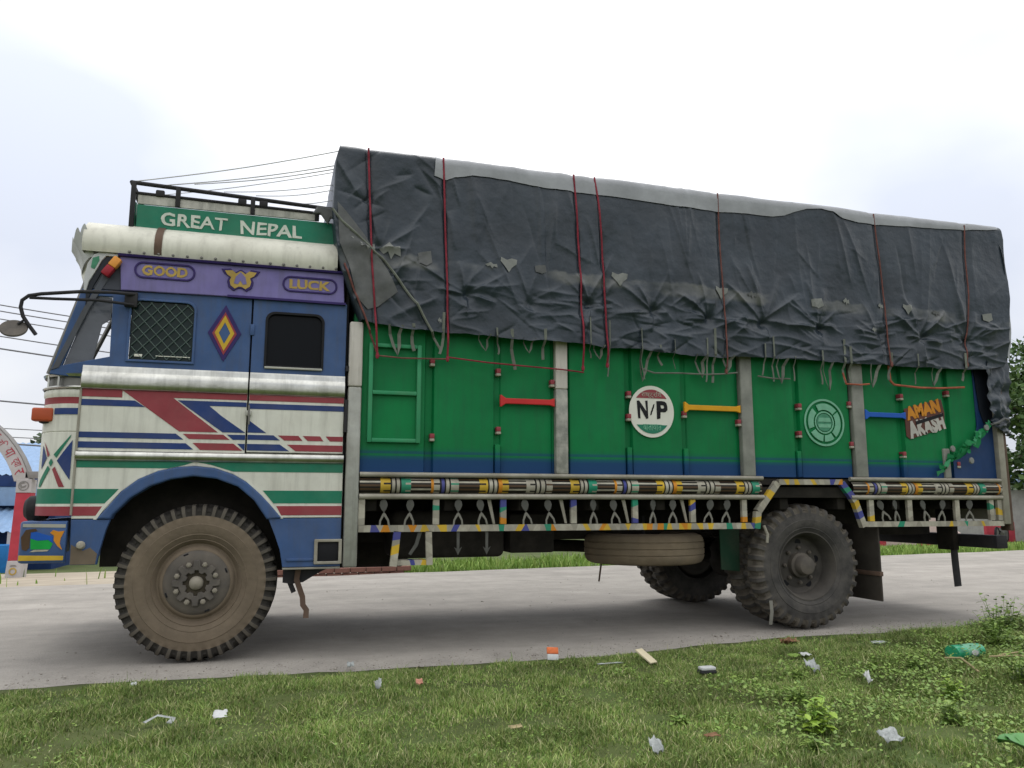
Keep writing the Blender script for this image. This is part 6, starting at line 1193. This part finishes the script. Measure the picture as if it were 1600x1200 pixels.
weed(3.72, -2.55, 0.12, 12, 0.05, 'weed', 'leafy weed between the yellow-green clump and the big leaf', 9, 8); weed(3.55, -1.55, 0.09, 10, 0.045, 'weed', 'small leafy weed below the crumpled clear bag', 10, 7); weed(2.75, -2.75, 0.10, 10, 0.05, 'weed', 'small leafy weed at the bottom edge left of the yellow-green clump', 12, 7)
for i, (x, y, h, s, lb) in enumerate(((5.75, -0.95, 0.24, 20, 'leafy weed between the bottle and the tall clump at the right'), (6.35, -0.95, 0.28, 20, 'bushy weed behind the dry stalks at the right edge'), (6.9, -0.95, 0.30, 18, 'bushy weed at the far right border of the verge'), (5.35, -1.55, 0.17, 16, 'low bushy weed just below the green bottle'), (5.9, -1.45, 0.24, 18, 'bushy weed right of the dry stalks'), (4.45, -1.55, 0.11, 12, 'low weed left of the green bottle'))): weed(x, y, h, s, 0.055, 'weed', lb, 40 + i, 10, 0.6)
bl = empty('broad_leaf_plant', 'big bright green leaf at the bottom right corner', 'plant', loc=(3.52, -3.13, gz(3.52, -3.13)))
for i, (az, L_) in enumerate(((2.5, 0.12), (1.5, 0.11), (0.6, 0.11))):
    V = []; F = []
    for j in range(9):
        t = j / 8; wv = 0.5 * L_ * math.sin(math.pi * min(1, t * 0.97 + 0.03)) ** 0.7 * (1.0 + 0.12 * (j % 2))
        for s in (-1, 0, 1): V.append((math.cos(az) * L_ * t - math.sin(az) * s * wv, math.sin(az) * L_ * t + math.cos(az) * s * wv, 0.045 + 0.04 * math.sin(t * 2.2) + (0.02 if s else 0)))
    for j in range(8):
        for s in range(2): a = j * 3 + s; F.append((a, a + 1, a + 4, a + 3))
    pyd('leaf', V, F, 'big_leaf', bl, ang=60)
tube('stem', [(0, 0, 0), (0, 0, 0.055)], 0.004, 'weed', bl)

# ================================================================== background
mat('sand', (0.36, 0.31, 0.24), 0.95, var=0.2, nscale=1.5, bump=0.3, bscale=30)
qx_, qy_ = np.meshgrid(np.linspace(-9, 2.0, 60), np.linspace(0, 1, 24)); sy2 = far_edge(qx_) - 0.05 + qy_ * (6.5 + 0.5 * fbm(qx_ * .8, qx_ * 0, 3, 44)); tag(sheet('path', qx_, sy2, ground_z(qx_, sy2) + 0.012, 'sand'), 'sandy strip between the road and the entrance arch', kind='structure')
mat('shop_blue', (0.10, 0.24, 0.52), 0.5, var=0.15, dirt=0.2); mat('shop_lightblue', (0.22, 0.34, 0.52), 0.5, var=0.1, dirt=0.15); mat('shop_navy', (0.02, 0.045, 0.14), 0.6); mat('bright_blue', (0.02, 0.15, 0.40), 0.5)
mat('gate_red', (0.42, 0.05, 0.07), 0.6, var=0.15); mat('gate_white', (0.46, 0.44, 0.44), 0.6, var=0.1, dirt=0.3); mat('gate_text', (0.38, 0.06, 0.08), 0.6); mat('gate_grey', (0.22, 0.21, 0.20), 0.7)
mat('brick', (0.19, 0.095, 0.075), 0.9, var=0.25, nscale=9, bump=0.2, bscale=40); mat('mortar', (0.24, 0.20, 0.17), 0.95)
mat('plaster_pink', (0.55, 0.43, 0.39), 0.8, var=0.1); mat('plaster_grey', (0.36, 0.35, 0.33), 0.8, var=0.15); mat('bark', (0.10, 0.075, 0.055), 0.9, var=0.3, bump=0.5, bscale=20)
mat('leaf', None, 0.55, var=0.2, nscale=1.0, spec=0.3, island_cols=[(0.035, 0.075, 0.02), (0.055, 0.11, 0.03), (0.085, 0.15, 0.04), (0.12, 0.18, 0.055)])
mat('far_leaf', None, 0.7, var=0.2, nscale=0.5, spec=0.2, island_cols=[(0.07, 0.10, 0.06), (0.10, 0.13, 0.08), (0.13, 0.16, 0.10)])
mat('wire', (0.17, 0.17, 0.18), 0.7); mat('concrete', (0.34, 0.33, 0.30), 0.85, var=0.15, bump=0.2)
# brick kerb along the far edge
kb = empty('brick_kerb', 'low red brick kerb across the road seen under the cab', 'kerb', loc=(0, 0, 0)); bme = None
for i in range(10):
    x = 0.1 + i * 0.235; y = float(far_edge(np.array([x]))) + 0.06
    for r in range(2):
        if bme is None: b_ = box('brick', 0, 0.222, -0.05, 0.05, 0, 0.070, 'brick', kb, 0.006, seg=1); bme = b_.data
        else: b_ = bpy.data.objects.new('brick', bme); COL.objects.link(b_); b_.parent = kb
        b_.location = (x + r * 0.11, y + random.uniform(-.006, .006), -0.055 + r * 0.078); b_.rotation_euler = (0, 0, 0.11)
# entrance arch on the left
GYY = 10.0; ga = empty('entrance_arch', 'red and white entrance arch with round emblems beyond the cab nose', 'arch', loc=(0, 0, 0))
def pillar(x):
    shape('pillar_base', [[(x - .155, -0.30), (x + .095, -0.30), (x + .115, 0.06), (x - .13, 0.06)]], GYY - 0.03, GYY + 0.30, 'gate_white', ga, bev=0.01)
    shape('pillar', [[(x - .125, 0.061), (x + .11, 0.061), (x + .135, 1.225), (x - .095, 1.225)]], GYY - 0.02, GYY + 0.29, 'gate_red', ga, bev=0.008)
    p_ = shape('pillar_top', [[(x - .10, 1.226), (x + .14, 1.226), (x + .14, 1.46), (x - .10, 1.46)]], GYY - 0.035, GYY + 0.30, 'gate_white', ga, bev=0.01)
    shape('emblem', [ell(x + 0.02, 1.345, 0.085, 0.085, 28), ell(x + 0.02, 1.345, 0.068, 0.068, 28)[::-1]], GYY - 0.042, GYY - 0.036, 'gate_grey', p_); shape('emblem', [[(x - .02, 1.30), (x + .05, 1.32), (x + .065, 1.36), (x + .0, 1.335), (x - .02, 1.375), (x + .045, 1.395), (x + .01, 1.41), (x - .045, 1.38), (x - .035, 1.34)]], GYY - 0.042, GYY - 0.036, 'gate_grey', p_)
    shape('emblem', [ell(x - 0.03, -0.12, 0.06, 0.065, 20), ell(x - 0.03, -0.12, 0.04, 0.04, 20)[::-1]], GYY - 0.038, GYY - 0.031, 'letter_yellow', ga); shape('emblem', [[(x - .085, -0.035), (x + .025, -0.035), (x + .0, -0.01), (x - .06, -0.01)]], GYY - 0.038, GYY - 0.031, 'gate_grey', ga)
PX = -3.75; pillar(PX); pillar(PX - 3.6)
arc = lambda r0, a0, a1, n=24: [(PX - 1.80 + r0[0] * math.cos(R(a0 + (a1 - a0) * i / n)), 0.915 + r0[1] * math.sin(R(a0 + (a1 - a0) * i / n))) for i in range(n + 1)]
shape('arch_band', [arc((1.97, 1.97), 15.5, 164.5) + arc((1.735, 1.735), 17, 163)[::-1]], GYY - 0.02, GYY + 0.26, 'gate_white', ga, bev=0.01)
shape('arch_edge', [arc((1.985, 1.985), 16, 164) + arc((1.972, 1.972), 16, 164)[::-1]], GYY - 0.022, GYY + 0.262, 'gate_grey', ga)
for i, s in enumerate(('रि', 'या', 'द्वा', 'र', 'ह', 'स्वा', 'ग', 'त', 'म')):
    a = {0: 39, 1: 33, 2: 26.5, 3: 21.5, 4: 45}.get(i, 60 + (i - 5) * 10); x_ = PX - 1.80 + 1.85 * math.cos(R(a)); z_ = 0.915 + 1.85 * math.sin(R(a)); text('lettering', s, 0.2, x_, z_, GYY - 0.024, 'gate_text', ga, fit=(0.14 if i != 3 else 0.09, 0.15), rot=R(a - 90))
shape('arch_bracket', [[(PX + 0.10, 1.50), (PX + 0.14, 1.58), (PX + 0.34, 1.60), (PX + 0.55, 1.72), (PX + 0.55, 1.64), (PX + 0.36, 1.54)]], GYY - 0.01, GYY + 0.2, 'gate_white', ga, bev=0.01); box('arch_side_sign', PX + 0.02, PX + 0.42, GYY - 0.02, GYY + 0.02, 1.475, 1.60, 'gate_grey', ga, 0.01)
# blue roofed shop behind the arch
sh = empty('blue_shop', 'light blue tin-roofed shop behind the entrance arch', 'shop', loc=(0, 0, 0)); SY = 16.0
box('wall', -14, -4.6, SY, SY + 6, -0.7, 1.75, 'shop_navy', sh, 0.01)
def tin(name, x0, x1, y0, z0, y1, z1, m, parent, pitch=0.16):
    V = []; F = []; n = int((x1 - x0) / pitch * 4)
    for i in range(n + 1):
        x = x0 + (x1 - x0) * i / n; w_ = 0.02 * math.cos(2 * math.pi * (x - x0) / pitch); V += [(x, y0, z0 + w_), (x, y1, z1 + w_)]
    for i in range(n): F.append((2 * i, 2 * i + 2, 2 * i + 3, 2 * i + 1))
    return pyd(name, V, F, m, parent, ang=80)
tin('roof', -14.2, -4.4, SY - 0.6, 1.70, SY + 4, 2.75, 'shop_lightblue', sh); box('fascia', -14.2, -4.4, SY - 0.64, SY - 0.58, 1.42, 1.68, 'shop_navy', sh, 0.01); box('sign_board', -14.1, -4.5, SY - 0.62, SY - 0.57, 0.98, 1.42, 'shop_lightblue', sh, 0.01)
tin('awning', -14.0, -4.9, SY - 2.0, 0.42, SY - 0.4, 0.92, 'shop_lightblue', sh)
for i in range(4):
    x = -5.35 - i * 1.1; o = box('blue_crate', x - .45, x + .45, SY - 2.4, SY - 1.8, -0.56, 0.16, 'bright_blue', None, 0.02); tag(o, ['bright blue crate nearest the arch pillar in front of the shop', 'second blue crate from the arch pillar', 'third blue crate from the arch pillar', 'fourth blue crate from the arch pillar'][i], 'crate', 'blue crates before the shop')
    if i > 1: bpy.data.objects.remove(o)
for x in (-5.0, -7.4): box('awning_post', x - .04, x + .04, SY - 1.98, SY - 1.9, -0.6, 0.42, 'gate_white', sh, 0.005)
# trees
LEAF = {}
def tree(name, label, x, y, h, cr, seed, m='leaf', nl=9000, ls=0.16, z0=None, trunk=True, low=0.35, group=None):
    g = np.random.default_rng(seed); z = gz(x, y) - 0.05 if z0 is None else z0
    o = empty(name, label, 'tree', group, loc=(x, y, z)); th = h * low
    tube('trunk', [(0, 0, 0), (0.05 * h * .3, 0.02, th * .5), (0.02 * h, 0, th), (0.03 * h, 0.02 * h, h * .72)], 0.1, 'bark', o, 10, rad=[h * .035, h * .028, h * .022, h * .008])
    C = []; nb = 9
    for b in range(nb):
        a = b * 2.4 + g.uniform(-.3, .3); zz = h * (low + (0.85 - low) * (b + .5) / nb); L_ = cr * g.uniform(.55, .95) * (1.0 if b < nb - 3 else .65); e = np.array([math.cos(a) * L_, math.sin(a) * L_, zz + L_ * g.uniform(.1, .5)])
        tube('limb', [(0.02 * h, 0, zz * .9), tuple(e * [.5, .5, 1] * [1, 1, .96]), tuple(e)], 0.05, 'bark', o, 6, rad=[h * .012, h * .008, h * .003])
        for t in (.45, .7, 1.0):
            C.append((e * [t, t, 1] + [0, 0, -(1 - t) * .2 * h * .3] + g.normal(0, cr * .08, 3), cr * g.uniform(.22, .40)))
    for _ in range(8): C.append((np.array([g.normal(0, cr * .35), g.normal(0, cr * .35), h * g.uniform(.6, .97)]), cr * g.uniform(.2, .36)))
    per = nl // len(C); P = []
    for c, r in C:
        d = g.normal(size=(per, 3)); d /= np.linalg.norm(d, axis=1)[:, None]; P.append(c + d * (r * g.uniform(.35, 1.0, per) ** .6)[:, None] * [1, 1, .75])
    P = np.concatenate(P); n = len(P); f = g.normal(size=(n, 3)); f[:, 2] -= .4; f /= np.linalg.norm(f, axis=1)[:, None]; r = np.cross(f, g.normal(size=(n, 3))); r /= np.linalg.norm(r, axis=1)[:, None]; s = (ls * g.uniform(.5, 1.2, n))[:, None]
    V = np.stack([P, P + f * s * .5 + r * s * .3, P + f * s, P + f * s * .5 - r * s * .3], 1).reshape(-1, 4, 3).reshape(-1, 3); i = np.arange(n) * 4
    np_mesh('crown', V, np.stack([i, i + 1, i + 2, i + 3], 1), m, o, smooth=False); return o
tree('broadleaf_tree', 'leafy green tree right behind the tail of the truck', 30.5, 18.0, 8.6, 3.3, 11, nl=11000, ls=0.30, low=.2)
tree('broadleaf_tree', 'taller green tree at the far right beyond the first one', 37.0, 21.0, 9.5, 3.6, 12, nl=9000, ls=0.36, low=.25)
tree('distant_tree', 'hazy distant tree showing between the arch and the cab nose', -10.0, 48, 6.4, 3.4, 13, 'far_leaf', 7000, .5, low=.3)
for i, (x, y, h) in enumerate(((14, 52, 8), (26, 60, 9), (2, 58, 8.5), (52, 48, 8), (-24, 50, 8), (70, 60, 9))): tree('distant_tree', ['distant tree straight behind the middle of the truck', 'distant tree behind the rear half of the truck', 'distant tree behind the truck cab', 'distant tree at far right behind the blue roofed house', 'distant tree far left behind the blue shop', 'farthest tree at the right horizon'][i], x, y, h, 4.0, 20 + i, 'far_leaf', 6000, .55, low=.2)
# far belt of trees on the horizon
g_ = np.random.default_rng(55); n_ = 15000; tx_ = g_.uniform(-150, 260, n_); ty_ = 120 + 25 * fbm(tx_ * .02, tx_ * 0, 2, 71) + g_.uniform(-6, 6, n_); th_ = np.clip(5.5 + 4.5 * fbm(tx_ * .09, tx_ * 0 + 5, 4, 73), 1.5, 11); P_ = np.stack([tx_, ty_, -0.7 + th_ * g_.uniform(0, 1, n_) ** .8], 1)
f_ = g_.normal(size=(n_, 3)); f_ /= np.linalg.norm(f_, axis=1)[:, None]; r_ = np.cross(f_, g_.normal(size=(n_, 3))); r_ /= np.linalg.norm(r_, axis=1)[:, None]; s_ = g_.uniform(.7, 1.9, n_)[:, None]; i_ = np.arange(n_) * 4
tag(np_mesh('treeline', np.stack([P_, P_ + f_ * s_ * .5 + r_ * s_ * .35, P_ + f_ * s_, P_ + f_ * s_ * .5 - r_ * s_ * .35], 1).reshape(-1, 3), np.stack([i_, i_ + 1, i_ + 2, i_ + 3], 1), 'far_leaf', smooth=False), 'hazy belt of trees along the horizon', 'trees', kind='stuff')
# house with blue roof at far right, low walls, parked motorbike
hs_ = empty('blue_roofed_house', 'grey house with blue tin roof at the right edge', 'house', loc=(0, 0, 0)); HX, HY = 29.5, 17.0
box('wall', HX, HX + 9, HY + 2, HY + 8, -0.7, 1.55, 'plaster_grey', hs_, 0.01); tin('roof', HX - 0.5, HX + 9.5, HY + 1.4, 1.72, HY + 5, 2.35, 'shop_lightblue', hs_); box('doorway', HX + 0.4, HX + 2.3, HY + 1.97, HY + 2.02, -0.6, 1.3, 'black', hs_, 0.0); box('doorway', HX + 3.2, HX + 5.6, HY + 1.97, HY + 2.02, -0.1, 1.2, 'black', hs_, 0.0)
for x in (HX - 0.3, HX + 2.6): box('veranda_post', x, x + .16, HY + 1.5, HY + 1.66, -0.65, 1.70, 'gate_white', hs_, 0.01)
def motorbike(x, y, yaw, label, body):
    o = empty('motorbike', label, 'motorbike', 'parked motorbikes', loc=(x, y, gz(x, y) + 0.0)); o.rotation_euler = (0, 0, yaw)
    for xx in (-0.62, 0.62):
        w_ = empty('wheel', loc=(xx, 0, 0.30)); w_.parent = o; lathe('tyre', [(0.24, -.04), (0.29, -.03), (0.30, 0), (0.29, .03), (0.24, .04)], 'black', w_, 24); lathe('rim', [(0.24, -.02), (0.0, -.03)], 'steel_dark', w_, 16)
    tube('frame', [(-0.62, 0, 0.30), (-0.25, 0, 0.42), (0.15, 0, 0.40), (0.45, 0, 0.85), (0.62, 0, 0.30)], 0.03, 'black', o); box('engine', -0.18, 0.2, -.13, .13, .25, .55, 'steel_dark', o, 0.04)
    shape('fuel_tank', [[(-0.02, .62), (.40, .66), (.44, .82), (.25, .90), (.0, .80)]], -.13, .13, body, o, bev=.04); shape('seat', [[(-0.72, .74), (-0.02, .70), (0.0, .80), (-0.35, .80), (-0.72, .86)]], -.12, .12, 'black', o, bev=.03)
    tube('handlebar', [(0.36, -.34, 1.02), (0.44, -.1, .98), (0.44, .1, .98), (0.36, .34, 1.02)], 0.015, 'steel_dark', o); lathe('headlamp', [(0, -.06), (.08, -.04), (.09, .05), (0, .08)], 'gate_white', o, 16, loc=(.53, 0, .86)).rotation_euler = (0, 0, R(-90))
motorbike(26.6, 17.6, 0.5, 'white and dark parked motorbike seen under the truck tail', 'gate_white'); motorbike(28.9, 17.4, 2.4, 'pale parked motorbike at the right edge before the house', 'shop_lightblue')
lw = empty('compound_wall', 'pale pink compound wall glimpsed under the truck tail', 'wall', loc=(0, 0, 0)); box('wall_face', 21.8, 24.4, 18.2, 18.4, -0.65, 0.55, 'plaster_pink', lw, 0.01); box('coping', 21.75, 24.45, 18.15, 18.45, 0.552, 0.62, 'plaster_grey', lw, 0.01)
for xx in (21.6, 24.45): box('wall_pier', xx, xx + .2, 18.12, 18.48, -0.65, 0.72, 'gate_red', lw, 0.01)
rw = box('red_barrier', 27.0, 28.4, 18.6, 18.75, -0.6, 0.30, 'gate_red', None, 0.02); tag(rw, 'dark red low barrier between the parked motorbikes', 'barrier')
for i, (x, m, lb) in enumerate(((19.2, 'gate_red', 'red sack on the far verge beside the mud flap'), (19.75, 'plaster_grey', 'grey sack between the red and the pink one'), (20.3, 'plaster_pink', 'pink sack, rightmost of the three on the far verge'))):
    y = 13.6; V = []; 
    o = lathe('sack', [(0.0, 0.0), (0.20, 0.0), (0.24, 0.10), (0.23, 0.26), (0.17, 0.38), (0.07, 0.45), (0.09, 0.50), (0.0, 0.50)], m, None, 20, axis='Z', loc=(x, y, gz(x, y) - 0.02), ang=60); o.scale = (1.1, .8, .95 + .1 * i); tag(o, lb, 'sack', 'sacks on the far verge')
# utility poles and cables
for i, (x, y, h) in enumerate(((-19, 13.4, 8.5), (9.0, 14.2, 6.3))):
    p_ = empty('utility_pole', ['concrete utility pole out beyond the shop on the left', 'concrete utility pole hidden behind the load'][i], 'pole', loc=(x, y, gz(x, y) - .1)); tube('pole', [(0, 0, 0), (0, 0, h)], .12, 'concrete', p_, 12, rad=[.15, .09])
    for k in range(3): box('cross_arm', -.06, .06, -.9, .9, h - .5 - k * .9, h - .42 - k * .9, 'concrete', p_, 0.01)
WL = [(5.393, 5.213, .022), (5.291, 5.099, .022), (5.145, 4.963, .02), (4.693, 4.507, .022), (4.446, 4.30, .03), (3.30, 3.24, .03), (2.66, 2.63, .016), (2.49, 2.46, .016), (2.36, 2.31, .03)]
for i, (za, zb_, r) in enumerate(WL):
    sl = (zb_ - za) / (0.9 + 0.15 * (i < 3) * 4); sl = max(-.12, min(-.03, sl)); xs = np.linspace(-19, 9, 40); zs = za + sl * (xs + 5.5) + 0.006 * (xs + 5.5) ** 2 * (1 if i < 5 else .7)
    tag(tube('overhead_cable', [(x, 13.4 + .0286 * (x + 19) + (.2 * (i % 3)), z) for x, z in zip(xs, zs)], r * .62, 'wire', None, 5), ['topmost overhead cable left of the cab', 'second overhead cable from the top left of the cab', 'third overhead cable from the top left of the cab', 'fourth overhead cable from the top, level with the windscreen foot', 'thick fifth overhead cable from the top left of the cab', 'single overhead cable level with the turn lamp', 'upper of the three lowest cables above the arch', 'middle of the three lowest cables above the arch', 'lowest overhead cable just above the arch'][i], 'cable', 'overhead cables')
for o in bpy.data.objects:
    if o.type == 'MESH' and o.parent is None and 'category' not in o and 'kind' not in o: print('UNTAGGED', o.name)
